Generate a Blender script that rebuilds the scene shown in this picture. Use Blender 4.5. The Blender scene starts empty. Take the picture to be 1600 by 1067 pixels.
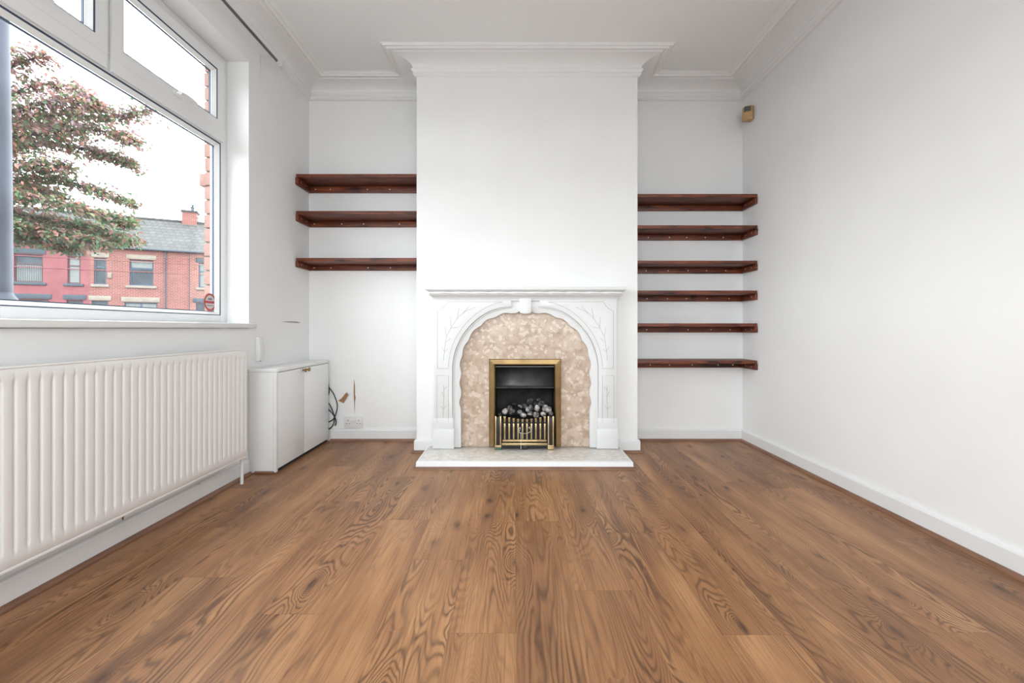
import bpy, bmesh, math, random
from mathutils import Vector, Matrix
random.seed(7)
SC = bpy.context.scene
COL = SC.collection
PI = math.pi

# ------------------------------------------------------------------ camera
cam_d = bpy.data.cameras.new('camera')
cam_d.lens = 16.0; cam_d.sensor_width = 36.0
cam_d.shift_x = -3.0 / 1600; cam_d.shift_y = -20.5 / 1600
cam_d.clip_start = 0.02; cam_d.clip_end = 300
cam = bpy.data.objects.new('camera', cam_d); COL.objects.link(cam)
cam.location = (0, 0, 0.875); cam.rotation_euler = (PI / 2, 0, 0)
SC.camera = cam

# ------------------------------------------------------------------ world (bright overcast sky)
SKY = 6.8
w = bpy.data.worlds.new('overcast_sky'); SC.world = w
w.use_nodes = True
bg = w.node_tree.nodes['Background']
bg.inputs['Color'].default_value = (0.93, 0.97, 1.0, 1)
bg.inputs['Strength'].default_value = SKY
SC.view_settings.view_transform = 'Standard'
SC.view_settings.look = 'None'
SC.view_settings.gamma = 1.0
SC.view_settings.use_curve_mapping = False
SC.view_settings.exposure = 0.34
# daylight portal in the window opening (guides sampling only)
pl = bpy.data.lights.new('window_portal', 'AREA'); pl.shape = 'RECTANGLE'
pl.size = 1.55; pl.size_y = 2.30
pl.cycles.is_portal = True
po = bpy.data.objects.new('window_portal', pl); COL.objects.link(po)
po.location = (-1.84, 1.59, 1.70); po.rotation_euler = (0, -PI / 2, 0)

# an unseen window added behind the camera lets in more of the same sky
pl2 = bpy.data.lights.new('added_window_portal', 'AREA'); pl2.shape = 'RECTANGLE'
pl2.size = 2.8; pl2.size_y = 1.75; pl2.cycles.is_portal = True
po2 = bpy.data.objects.new('added_window_portal', pl2); COL.objects.link(po2)
po2.location = (.10, -1.43, 1.625); po2.rotation_euler = (PI / 2, 0, 0)

# ------------------------------------------------------------------ room measures (metres)
XL, XR = -1.60, 1.785          # side walls
YA, YB = 3.555, 3.22           # alcove back wall, chimney breast front
BL, BR = -0.688, 0.874         # chimney breast sides
ZC = 2.775                     # ceiling
YR = -1.30                     # wall behind the camera
WY0, WY1, WZ0, WZ1 = 0.43, 2.746, 0.905, 2.483   # window opening
FX = -1.73                     # room face of the window frame

# ------------------------------------------------------------------ material helpers
MATS = {}
def newmat(name):
    m = bpy.data.materials.new(name); m.use_nodes = True
    nt = m.node_tree
    b = nt.nodes['Principled BSDF']
    MATS[name] = m
    return m, nt, b
def N(nt, typ, **kw):
    n = nt.nodes.new(typ)
    for k, v in kw.items():
        if k.startswith('i_'):
            key = k[2:]
            key = int(key) if key.isdigit() else key.replace('_', ' ')
            n.inputs[key].default_value = v
        else: setattr(n, k, v)
    return n
def L(nt, a, ao, b, bi): nt.links.new(a.outputs[ao], b.inputs[bi])
def math_n(nt, op, a, b=None, c=None, clamp=False):
    n = nt.nodes.new('ShaderNodeMath'); n.operation = op; n.use_clamp = clamp
    for i, v in enumerate((a, b, c)):
        if v is None: continue
        if isinstance(v, (int, float)): n.inputs[i].default_value = v
        else: nt.links.new(v, n.inputs[i])
    return n.outputs[0]
def ramp(nt, fac, stops, interp='LINEAR'):
    n = nt.nodes.new('ShaderNodeValToRGB'); cr = n.color_ramp; cr.interpolation = interp
    while len(cr.elements) > 1: cr.elements.remove(cr.elements[-1])
    cr.elements[0].position = stops[0][0]; cr.elements[0].color = (*stops[0][1], 1)
    for p, c in stops[1:]:
        e = cr.elements.new(p); e.color = (*c, 1)
    nt.links.new(fac, n.inputs[0])
    return n.outputs[0]
def mixc(nt, fac, a, b, mode='MIX'):
    n = nt.nodes.new('ShaderNodeMix'); n.data_type = 'RGBA'; n.blend_type = mode
    for s, v in ((0, fac), (6, a), (7, b)):
        if isinstance(v, (int, float)): n.inputs[s].default_value = v
        elif isinstance(v, tuple): n.inputs[s].default_value = (*v, 1)
        else: nt.links.new(v, n.inputs[s])
    return n.outputs[2]
def g2(v): return tuple(((c / 255) / 12.92 if c / 255 <= .04045 else ((c / 255 + .055) / 1.055) ** 2.4) for c in v)
def pos(nt): return nt.nodes.new('ShaderNodeNewGeometry').outputs['Position']
def objc(nt): return nt.nodes.new('ShaderNodeTexCoord').outputs['Object']
def mapping(nt, vec, scale=(1, 1, 1), loc=(0, 0, 0)):
    n = nt.nodes.new('ShaderNodeMapping'); nt.links.new(vec, n.inputs[0])
    n.inputs['Scale'].default_value = scale; n.inputs['Location'].default_value = loc
    return n.outputs[0]
def noise(nt, vec, scale, detail=2, rough=.5, dist=0.0):
    n = nt.nodes.new('ShaderNodeTexNoise'); nt.links.new(vec, n.inputs['Vector'])
    n.inputs['Scale'].default_value = scale; n.inputs['Detail'].default_value = detail
    n.inputs['Roughness'].default_value = rough; n.inputs['Distortion'].default_value = dist
    return n.outputs[0]
def bump(nt, b, h, strength=.3, dist=.002):
    n = nt.nodes.new('ShaderNodeBump'); n.inputs['Strength'].default_value = strength
    n.inputs['Distance'].default_value = dist
    nt.links.new(h, n.inputs['Height']); nt.links.new(n.outputs[0], b.inputs['Normal'])

def plain(name, rgb, rough=.5, metal=0.0, var=.06, vscale=6, bmp=0.0, bscale=120, spec=.5):
    m, nt, b = newmat(name)
    p = objc(nt)
    n = noise(nt, p, vscale, 3)
    lo = tuple(c * (1 - var) for c in rgb); hi = tuple(min(1, c * (1 + var)) for c in rgb)
    nt.links.new(ramp(nt, n, [(.3, lo), (.7, hi)]), b.inputs['Base Color'])
    b.inputs['Roughness'].default_value = rough; b.inputs['Metallic'].default_value = metal
    b.inputs['Specular IOR Level'].default_value = spec
    if bmp: bump(nt, b, noise(nt, p, bscale, 3), bmp)
    return m

WALL = plain('white_wall_paint', (.885, .882, .878), .62, var=.015, vscale=3.0, bmp=.10, bscale=45, spec=.3)
CEIL = plain('white_ceiling_paint', (.89, .885, .878), .8, var=.01, vscale=3.0, spec=.2)
TRIM = plain('white_gloss_trim', (.82, .82, .82), .32, var=.012)
UPVC = plain('white_upvc', (.83, .835, .84), .28, var=.006)
SURR = plain('white_painted_surround', (.755, .757, .757), .38, var=.012)
GROOVE = plain('groove_shade_and_dirt', (.34, .335, .33), .7)  # grey stands for shading and dirt in the engraved grooves
RADM = plain('radiator_enamel', (.87, .85, .835), .33, var=.012, vscale=2)
CAB = plain('cabinet_gloss_white', (.87, .868, .862), .35, var=.02, vscale=5)
GASK = plain('blue_black_gasket', (.030, .055, .10), .45)
BLACKM = plain('black_cast_metal', (.018, .017, .016), .45, var=.3, vscale=20)
HOODM = plain('dark_grey_hood_metal', (.055, .055, .055), .40, var=.25, vscale=12)
SOOT = plain('sooty_back_board', (.022, .020, .019), .85, var=.6, vscale=14)
BRASSM = plain('aged_brass', (0.272, 0.18, 0.084), .42, 1.0, var=.22, vscale=9)
BRASSP = plain('pale_polished_brass', (0.522, 0.387, 0.216), .32, 1.0, var=.18, vscale=22)
VERDI = plain('green_corroded_brass', (.08, .17, .10), .6, .3, var=.3, vscale=40)
CHROME = plain('grey_steel_rail', (.22, .21, .20), .3, 1.0, var=.05)
STEEL = plain('bright_screw_steel', (.75, .74, .70), .35, .6, var=.05)
PLAS = plain('white_plastic', (.80, .79, .78), .35, var=.01)
YELP = plain('yellowed_plastic', (.56, .36, .16), .4, var=.12, vscale=30)
LENS = plain('dark_sensor_lens', (.12, .125, .13), .25)
CABLE = plain('black_cable_rubber', (.012, .012, .013), .5)
KNOBM = plain('antique_brass_knob', (.30, .19, .07), .3, 1.0)
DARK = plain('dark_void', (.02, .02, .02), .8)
PAPER = plain('torn_brown_paper', (.36, .20, .10), .85, var=.15, vscale=40)
GALV = plain('galvanised_steel', (0.07225, 0.08288, 0.1116), .6, .1, var=.22, vscale=4)
BEADW = plain('red_brown_wood_bead', (.225, .112, .068), .45, var=.22, vscale=5)
CORD = plain('white_string', (.8, .78, .74), .7)

def mk_floor():
    m, nt, b = newmat('oak_laminate')
    oi = nt.nodes.new('ShaderNodeObjectInfo')
    p0 = pos(nt)
    cmb = nt.nodes.new('ShaderNodeCombineXYZ')
    nt.links.new(math_n(nt, 'MULTIPLY', oi.outputs['Random'], 13.7), cmb.inputs[0])
    nt.links.new(math_n(nt, 'MULTIPLY', oi.outputs['Random'], 71.3), cmb.inputs[1])
    nt.links.new(math_n(nt, 'MULTIPLY', oi.outputs['Random'], 29.1), cmb.inputs[2])
    add = nt.nodes.new('ShaderNodeVectorMath'); add.operation = 'ADD'
    nt.links.new(p0, add.inputs[0]); nt.links.new(cmb.outputs[0], add.inputs[1])
    P = add.outputs[0]
    # knots
    pv = mapping(nt, P, (5.2, 1.9, 0.0))
    v = nt.nodes.new('ShaderNodeTexVoronoi'); v.voronoi_dimensions = '2D'; v.inputs['Scale'].default_value = 1.0
    v.inputs['Randomness'].default_value = 1.0
    wob = nt.nodes.new('ShaderNodeVectorMath'); wob.operation = 'ADD'
    nz = nt.nodes.new('ShaderNodeTexNoise'); nz.inputs['Scale'].default_value = 14; nt.links.new(mapping(nt, P, (1, .35, 0)), nz.inputs['Vector'])
    sc_ = nt.nodes.new('ShaderNodeVectorMath'); sc_.operation = 'MULTIPLY_ADD'
    nt.links.new(nz.outputs['Color'], sc_.inputs[0]); sc_.inputs[1].default_value = (.22, .22, 0); sc_.inputs[2].default_value = (-.11, -.11, 0)
    nt.links.new(pv, wob.inputs[0]); nt.links.new(sc_.outputs[0], wob.inputs[1])
    nt.links.new(wob.outputs[0], v.inputs['Vector'])
    d = v.outputs['Distance']
    sepc = nt.nodes.new('ShaderNodeSeparateColor'); nt.links.new(v.outputs['Color'], sepc.inputs[0])
    on = math_n(nt, 'GREATER_THAN', sepc.outputs[0], .42)
    kn = math_n(nt, 'MULTIPLY', math_n(nt, 'POWER', 2.718, math_n(nt, 'MULTIPLY', d, -6.5)), on)   # knot influence
    # ring field
    big = noise(nt, mapping(nt, P, (5.5, .62, 1)), 1.0, 1.5, .45, .25)
    mid = noise(nt, mapping(nt, P, (16, 2.6, 1)), 1.0, 2, .5, .3)
    field = math_n(nt, 'ADD', math_n(nt, 'MULTIPLY', big, 1.0), math_n(nt, 'MULTIPLY', mid, .07))
    field = math_n(nt, 'ADD', field, math_n(nt, 'MULTIPLY', kn, .34))
    ph = math_n(nt, 'MULTIPLY', field, 290.0)
    ring = math_n(nt, 'MULTIPLY_ADD', math_n(nt, 'SINE', ph), .5, .5)
    ring = math_n(nt, 'POWER', ring, 2.2)
    # where the rings show strongly
    mask = noise(nt, mapping(nt, P, (6.5, 1.0, 1), (3, 9, 0)), 1.0, 2, .5)
    mask = math_n(nt, 'MULTIPLY', math_n(nt, 'SUBTRACT', mask, .36, clamp=True), 3.6, clamp=True)
    mask = math_n(nt, 'ADD', mask, math_n(nt, 'MULTIPLY', kn, .8), clamp=True)
    fib = noise(nt, mapping(nt, P, (150, 3.2, 1)), 1.0, 4, .7)
    blot = noise(nt, mapping(nt, P, (7, 1.3, 1), (5, 2, 1)), 1.0, 3, .55)
    base = ramp(nt, blot, [(.28, g2((130, 89, 58))), (.5, g2((160, 114, 76))), (.72, g2((184, 137, 95)))])
    # plank to plank tone
    tone = math_n(nt, 'MULTIPLY_ADD', oi.outputs['Random'], .12, .95)
    hsv = nt.nodes.new('ShaderNodeHueSaturation'); nt.links.new(base, hsv.inputs['Color']); nt.links.new(tone, hsv.inputs['Value'])
    c1 = mixc(nt, math_n(nt, 'MULTIPLY', math_n(nt, 'MULTIPLY', ring, mask), .74), hsv.outputs[0], g2((80, 52, 35)))
    fd = ramp(nt, fib, [(.32, (.52, .47, .44)), (.54, (1, 1, 1)), (.75, (1.0, 1.0, 1.0))])
    c2 = mixc(nt, .72, c1, fd, 'MULTIPLY')
    kd = math_n(nt, 'MULTIPLY', math_n(nt, 'SUBTRACT', kn, .46, clamp=True), 2.4, clamp=True)
    kd = math_n(nt, 'MULTIPLY', kd, math_n(nt, 'MULTIPLY_ADD', noise(nt, mapping(nt, P, (60, 18, 1)), 1.0, 3, .7), 2.6, -.65), clamp=True)
    c3 = mixc(nt, kd, c2, g2((62, 42, 34)))
    streak = noise(nt, mapping(nt, P, (9, 1.0, 1), (11, 4, 7)), 1.0, 3, .6)
    sd = ramp(nt, streak, [(.60, (0, 0, 0)), (.74, (1, 1, 1))])
    c4 = mixc(nt, math_n(nt, 'MULTIPLY', sd, .55), c3, g2((88, 60, 46)))
    nt.links.new(c4, b.inputs['Base Color'])
    nt.links.new(math_n(nt, 'MULTIPLY_ADD', fib, .18, .34), b.inputs['Roughness'])
    b.inputs['Specular IOR Level'].default_value = .42
    bump(nt, b, fib, .12, .001)
    return m
FLOORM = mk_floor()

def mk_shelf():
    m, nt, b = newmat('dark_stained_timber')
    oi = nt.nodes.new('ShaderNodeObjectInfo')
    p0 = pos(nt)
    cmb = nt.nodes.new('ShaderNodeCombineXYZ')
    for i, k in enumerate((9.1, 5.3, 17.7)): nt.links.new(math_n(nt, 'MULTIPLY', oi.outputs['Random'], k), cmb.inputs[i])
    add = nt.nodes.new('ShaderNodeVectorMath'); add.operation = 'ADD'
    nt.links.new(p0, add.inputs[0]); nt.links.new(cmb.outputs[0], add.inputs[1])
    P = add.outputs[0]
    g = noise(nt, mapping(nt, P, (4, 40, 60)), 1.0, 4, .6, .6)
    k = noise(nt, mapping(nt, P, (6, 16, 22)), 1.0, 2, .5, .3)
    c = ramp(nt, g, [(.25, g2((60, 28, 17))), (.5, g2((110, 54, 32))), (.75, g2((156, 84, 52)))])
    dk = ramp(nt, k, [(.28, (.16, .13, .12)), (.46, (1, 1, 1))])
    nt.links.new(mixc(nt, 1.0, c, dk, 'MULTIPLY'), b.inputs['Base Color'])
    b.inputs['Roughness'].default_value = .48
    bump(nt, b, g, .25, .001)
    return m
SHELFM = mk_shelf()

def mk_marble(name, tint, rough, pal):
    m, nt, b = newmat(name)
    p = pos(nt)
    wz = nt.nodes.new('ShaderNodeTexNoise'); wz.inputs['Scale'].default_value = 28; wz.inputs['Detail'].default_value = 3; nt.links.new(p, wz.inputs['Vector'])
    ad = nt.nodes.new('ShaderNodeVectorMath'); ad.operation = 'MULTIPLY_ADD'
    nt.links.new(wz.outputs['Color'], ad.inputs[0]); ad.inputs[1].default_value = (.014, .014, .014); nt.links.new(p, ad.inputs[2])
    def vor(scale):
        v = nt.nodes.new('ShaderNodeTexVoronoi'); v.inputs['Scale'].default_value = scale; nt.links.new(ad.outputs[0], v.inputs['Vector'])
        s = nt.nodes.new('ShaderNodeSeparateColor'); nt.links.new(v.outputs['Color'], s.inputs[0])
        return v.outputs['Distance'], s.outputs[0], s.outputs[1]
    d1, r1, q1 = vor(19); d2, r2, q2 = vor(48)
    base = ramp(nt, noise(nt, p, 22, 6, .72), [(.32, g2(pal[0])), (.5, g2(pal[1])), (.68, g2(pal[2]))])
    soft = noise(nt, p, 55, 3, .6)
    m1 = math_n(nt, 'MULTIPLY', math_n(nt, 'GREATER_THAN', r1, .76), math_n(nt, 'MULTIPLY_ADD', soft, 1.0, .1))
    c = mixc(nt, math_n(nt, 'MULTIPLY', m1, .75, clamp=True), base, g2(pal[3]))
    m2 = math_n(nt, 'MULTIPLY', math_n(nt, 'GREATER_THAN', r2, .84), math_n(nt, 'MULTIPLY_ADD', soft, 1.2, .0))
    c = mixc(nt, math_n(nt, 'MULTIPLY', m2, .9, clamp=True), c, g2(pal[4]))
    sp = ramp(nt, noise(nt, p, 120, 2, .5), [(.27, (1, 1, 1)), (.31, (0, 0, 0))])
    sp2 = math_n(nt, 'MULTIPLY', sp, math_n(nt, 'GREATER_THAN', noise(nt, p, 9, 1), .5))
    c = mixc(nt, math_n(nt, 'MULTIPLY', sp2, .75), c, g2((112, 84, 60)))
    c = mixc(nt, 1.0, c, tint, 'MULTIPLY')
    nt.links.new(c, b.inputs['Base Color'])
    b.inputs['Roughness'].default_value = rough
    return m
MARBLE = mk_marble('beige_breccia_marble', (1, 1, 1), .3, ((168, 143, 124), (192, 169, 150), (206, 186, 168), (218, 199, 183), (228, 214, 200)))
MARBLEH = mk_marble('polished_hearth_marble_glare', (1, 1, 1), .15, ((205, 199, 190), (220, 214, 206), (230, 225, 218), (232, 228, 222), (238, 235, 230)))  # same marble as the back panel, its palette whitened for glare

def mk_glass():
    m, nt, b = newmat('window_glass')
    nt.nodes.remove(b)
    out = nt.nodes['Material Output']
    t = N(nt, 'ShaderNodeBsdfTransparent'); t.inputs[0].default_value = (.95, .965, .965, 1)
    g = N(nt, 'ShaderNodeBsdfGlossy'); g.inputs['Roughness'].default_value = .02
    f = N(nt, 'ShaderNodeLayerWeight'); f.inputs[0].default_value = .5
    fac = math_n(nt, 'MULTIPLY_ADD', math_n(nt, 'POWER', f.outputs['Facing'], 5.0), .9, .025)
    mx = N(nt, 'ShaderNodeMixShader')
    nt.links.new(fac, mx.inputs[0]); L(nt, t, 0, mx, 1); L(nt, g, 0, mx, 2); L(nt, mx, 0, out, 0)
    return m
GLASS = mk_glass()

def mk_brick(name, a, c, mortar, bw=.225, bh=.075, ms=.010, local=True):
    m, nt, b = newmat(name)
    p = objc(nt)
    sp = nt.nodes.new('ShaderNodeSeparateXYZ'); nt.links.new(p, sp.inputs[0])
    cm = nt.nodes.new('ShaderNodeCombineXYZ'); nt.links.new(sp.outputs[0], cm.inputs[0]); nt.links.new(sp.outputs[2], cm.inputs[1])
    bt = nt.nodes.new('ShaderNodeTexBrick'); nt.links.new(cm.outputs[0], bt.inputs['Vector'])
    bt.inputs['Scale'].default_value = 1.0; bt.inputs['Brick Width'].default_value = bw; bt.inputs['Row Height'].default_value = bh
    bt.inputs['Mortar Size'].default_value = ms
    bt.inputs['Color1'].default_value = (*a, 1); bt.inputs['Color2'].default_value = (*c, 1); bt.inputs['Mortar'].default_value = (*mortar, 1)
    n = noise(nt, p, 1.3, 4, .6)
    v = ramp(nt, n, [(.3, (.82, .8, .8)), (.7, (1.12, 1.1, 1.1))])
    nt.links.new(mixc(nt, 1, bt.outputs['Color'], v, 'MULTIPLY'), b.inputs['Base Color'])
    b.inputs['Roughness'].default_value = .9
    return m
HB_RED = mk_brick('red_terrace_brick', (0.14, 0.042, 0.035), (0.175, 0.058, 0.047), (.26, .165, .15))
HB_PINK = mk_brick('pink_painted_brick', (0.18, 0.062, 0.068), (0.195, 0.068, 0.074), (0.155, 0.05, 0.056))
HB_RED2 = mk_brick('weathered_terrace_brick', (0.15, 0.052, 0.042), (0.19, 0.078, 0.06), (.28, .19, .17))
SLATE = mk_brick('grey_roof_slate', (0.05, 0.052, 0.052), (0.072, 0.072, 0.068), (0.034, 0.034, 0.034), .32, .24, .022)
OUTB = mk_brick('outer_wall_brick', (.26, .12, .09), (.30, .15, .11), (.25, .2, .18))
REVB = plain('pale_red_reveal_brick', (0.3, 0.1688, 0.1375), .9, var=.14, vscale=14, bmp=.3)
MORT = plain('mortar', (.20, .14, .12), .9)
LINTD = plain('slate_blue_painted_stone', (0.034, 0.047, 0.06), .7, var=.15)
LINTC = plain('cream_painted_stone', (0.19, 0.165, 0.135), .8, var=.12, vscale=3)
HFRM = plain('maroon_window_frame', (0.05, 0.018, 0.025), .5)
HFRB = plain('blue_grey_window_frame', (0.035, 0.055, 0.085), .5)
HGLASS = plain('far_window_glass', (0.03, 0.04, 0.05), .2, var=.4, vscale=1.5, spec=.25)
BLIND = plain('pale_blind_fabric', (0.15, 0.16, 0.155), .8, var=.1)
GUTT = plain('dark_gutter', (0.03, 0.045, 0.06), .5)
ASPH = plain('asphalt', (.075, .075, .08), .95, var=.2, vscale=3)
PAVEG = plain('pale_bounce_paving', (.50, .49, .475), .95, var=.1, vscale=3)  # kept pale to bounce sky light up into the room
PAVE = plain('grey_paving', (.20, .20, .195), .95, var=.12, vscale=3)
BARK = plain('dark_bark', (.06, .045, .045), .9, var=.3, vscale=8)

def mk_leaf():
    m, nt, b = newmat('autumn_leaf')
    g = nt.nodes.new('ShaderNodeNewGeometry')
    sp = nt.nodes.new('ShaderNodeSeparateXYZ'); nt.links.new(g.outputs['Position'], sp.inputs[0])
    # crown turns from green (low, inner) to rust (high, outer): leaf colour of the tree itself
    hgt = math_n(nt, 'MULTIPLY_ADD', sp.outputs[2], .16, -.52)
    r = math_n(nt, 'ADD', math_n(nt, 'MULTIPLY', g.outputs['Random Per Island'], .75), math_n(nt, 'MULTIPLY', hgt, .55), clamp=True)
    c = ramp(nt, r, [(.0, (.07, .13, .07)), (.25, (.105, .175, .08)), (.38, (.21, .19, .10)), (.48, (.23, .14, .13)), (.62, (.36, .15, .10)), (.75, (.22, .145, .175)), (.88, (.28, .18, .185)), (1.0, (.44, .23, .11))])
    nt.links.new(c, b.inputs['Base Color'])
    b.inputs['Roughness'].default_value = .6
    tr = nt.nodes.new('ShaderNodeBsdfTranslucent'); nt.links.new(c, tr.inputs[0])
    mx = nt.nodes.new('ShaderNodeMixShader'); mx.inputs[0].default_value = .35
    nt.links.new(b.outputs[0], mx.inputs[1]); nt.links.new(tr.outputs[0], mx.inputs[2])
    nt.links.new(mx.outputs[0], nt.nodes['Material Output'].inputs[0])
    return m
LEAF = mk_leaf()

def mk_coal():
    m, nt, b = newmat('ash_grey_ceramic_coal')
    p = objc(nt)
    oi = nt.nodes.new('ShaderNodeObjectInfo')
    n = noise(nt, mapping(nt, p, (1, 1, 1)), 30, 4, .65, .4)
    sh = math_n(nt, 'ADD', n, math_n(nt, 'MULTIPLY_ADD', oi.outputs['Random'], .24, -.12))
    c = ramp(nt, sh, [(.38, (.012, .011, .011)), (.47, (.07, .066, .066)), (.55, (.24, .225, .22)), (.66, (.56, .52, .49))])
    nt.links.new(c, b.inputs['Base Color']); b.inputs['Roughness'].default_value = .75
    bump(nt, b, n, .5, .004)
    return m
COAL = mk_coal()
STRED = plain('red_sticker_print', (.42, .045, .03), .5)
STWHT = plain('white_sticker_print', (.55, .5, .48), .5)
STTXT = plain('grey_sticker_print', (.12, .12, .16), .5)

# ------------------------------------------------------------------ mesh helpers
class MB:
    def __init__(s): s.v = []; s.f = []
    def add(s, vs, fs):
        o = len(s.v); s.v += [tuple(v) for v in vs]; s.f += [tuple(i + o for i in f) for f in fs]; return s
    def box(s, x0, x1, y0, y1, z0, z1):
        return s.add([(x0, y0, z0), (x1, y0, z0), (x1, y1, z0), (x0, y1, z0), (x0, y0, z1), (x1, y0, z1), (x1, y1, z1), (x0, y1, z1)],
              [(0, 3, 2, 1), (4, 5, 6, 7), (0, 1, 5, 4), (1, 2, 6, 5), (2, 3, 7, 6), (3, 0, 4, 7)])
    def tube(s, pts, r, n=8, cap=True):
        pts = [Vector(p) for p in pts]; rs = r if isinstance(r, (list, tuple)) else [r] * len(pts)
        rings = []; up = None
        for i, p in enumerate(pts):
            t = (pts[min(i + 1, len(pts) - 1)] - pts[max(i - 1, 0)]).normalized()
            if up is None: up = Vector((0, 0, 1)) if abs(t.z) < .9 else Vector((1, 0, 0))
            a = t.cross(up).normalized(); bb = a.cross(t).normalized(); up = bb
            rings.append([p + (a * math.cos(2 * PI * k / n) + bb * math.sin(2 * PI * k / n)) * rs[i] for k in range(n)])
        vs = [v for rg in rings for v in rg]; fs = []
        for i in range(len(rings) - 1):
            for k in range(n):
                fs.append((i * n + k, i * n + (k + 1) % n, (i + 1) * n + (k + 1) % n, (i + 1) * n + k))
        if cap:
            fs.append(tuple(range(n - 1, -1, -1))); fs.append(tuple((len(rings) - 1) * n + k for k in range(n)))
        return s.add(vs, fs)
    def lathe(s, prof, c, axis='z', n=20):       # prof: (r, h)
        vs = []; fs = []
        for r, h in prof:
            for k in range(n):
                a = 2 * PI * k / n; u, w_ = r * math.cos(a), r * math.sin(a)
                vs.append({'z': (c[0] + u, c[1] + w_, c[2] + h), 'x': (c[0] + h, c[1] + u, c[2] + w_), 'y': (c[0] + u, c[1] + h, c[2] + w_)}[axis])
        for i in range(len(prof) - 1):
            for k in range(n): fs.append((i * n + k, i * n + (k + 1) % n, (i + 1) * n + (k + 1) % n, (i + 1) * n + k))
        fs.append(tuple(range(n - 1, -1, -1))); fs.append(tuple((len(prof) - 1) * n + k for k in range(n)))
        return s.add(vs, fs)
    def prism(s, poly, y0, y1, axis='y'):        # polygon in x,z extruded along y (concave allowed)
        n = len(poly)
        def q(a, b_, h): return {'y': (a, h, b_), 'x': (h, a, b_), 'z': (a, b_, h)}[axis]
        vs = [q(a, b_, y0) for a, b_ in poly] + [q(a, b_, y1) for a, b_ in poly]
        return s.add(vs, [tuple(range(n)), tuple(range(2 * n - 1, n - 1, -1))] + [(i, i + n, (i + 1) % n + n, (i + 1) % n) for i in range(n)])
    def build(s, name, mat, parent=None, bevel=0, seg=2, smooth=False, angle=40):
        me = bpy.data.meshes.new(name)
        bm = bmesh.new()
        vs = [bm.verts.new(v) for v in s.v]
        for f in s.f:
            try: bm.faces.new([vs[i] for i in f])
            except ValueError: pass
        ng = [f for f in bm.faces if len(f.verts) > 12]
        if ng and not bevel: bmesh.ops.triangulate(bm, faces=ng, ngon_method='EAR_CLIP')
        bmesh.ops.recalc_face_normals(bm, faces=bm.faces)
        if bevel:
            es = [e for e in bm.edges if len(e.link_faces) == 2 and e.calc_face_angle(0) > math.radians(30)]
            bmesh.ops.bevel(bm, geom=es, offset=bevel, segments=seg, affect='EDGES', profile=.5, clamp_overlap=True)
            ng = [f for f in bm.faces if len(f.verts) > 12]
            if ng: bmesh.ops.triangulate(bm, faces=ng, ngon_method='EAR_CLIP')
        if smooth or bevel:
            for f in bm.faces: f.smooth = True
            for e in bm.edges:
                if len(e.link_faces) == 2 and e.calc_face_angle(0) > math.radians(angle): e.smooth = False
        bm.to_mesh(me); bm.free()
        me.materials.append(mat)
        o = bpy.data.objects.new(name, me); COL.objects.link(o)
        if parent is not None:
            o.parent = parent
            if parent.type == 'EMPTY' or parent.matrix_basis != Matrix.Identity(4):
                o.matrix_parent_inverse = world_of(parent).inverted()
        return o
def world_of(o):
    m = o.matrix_basis.copy()
    if o.parent: m = world_of(o.parent) @ o.matrix_parent_inverse @ m
    return m
def box(name, mat, parent, *b, bevel=0.0, seg=2): return MB().box(*b).build(name, mat, parent, bevel=bevel, seg=seg)
def tag(o, label=None, cat=None, group=None, kind=None):
    if label: o['label'] = label
    if cat: o['category'] = cat
    if group: o['group'] = group
    if kind: o['kind'] = kind
    return o
def thing(name, label, cat, loc=(0, 0, 0), group=None):
    o = bpy.data.objects.new(name, None); COL.objects.link(o); o.location = loc; o.empty_display_size = .05
    return tag(o, label, cat, group)
def struct(o): o['kind'] = 'structure'; return o

def offset_path(path, p, closed=False):
    out = []
    n = len(path)
    for i in range(n):
        a = path[(i - 1) % n] if (closed or i > 0) else None
        c = path[(i + 1) % n] if (closed or i < n - 1) else None
        q = Vector(path[i])
        def nrm(u, v_): d = (Vector(v_) - Vector(u)).normalized(); return Vector((d.y, -d.x))
        if a is None: out.append(q + nrm(q, c) * p); continue
        if c is None: out.append(q + nrm(a, q) * p); continue
        n1, n2 = nrm(a, q), nrm(q, c)
        out.append(q + (n1 + n2) * (p / (1 + n1.dot(n2))))
    return out
def sweep(mb, path, prof, mapf, i0=0, i1=None, closed_prof=True, caps=True):
    """profile (offset, height) swept along a 2D path with mitred corners"""
    i1 = len(path) - 1 if i1 is None else i1
    offs = [offset_path(path, p) for p, h in prof]
    m = len(prof); vs = []; fs = []
    for i in range(i0, i1 + 1):
        for k, (p, h) in enumerate(prof): vs.append(mapf(offs[k][i].x, offs[k][i].y, h))
    for i in range(i1 - i0):
        for k in range(m if closed_prof else m - 1):
            fs.append((i * m + k, i * m + (k + 1) % m, (i + 1) * m + (k + 1) % m, (i + 1) * m + k))
    if caps:
        fs.append(tuple(range(m))); fs.append(tuple((i1 - i0) * m + k for k in range(m - 1, -1, -1)))
    mb.add(vs, fs); return mb
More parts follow.
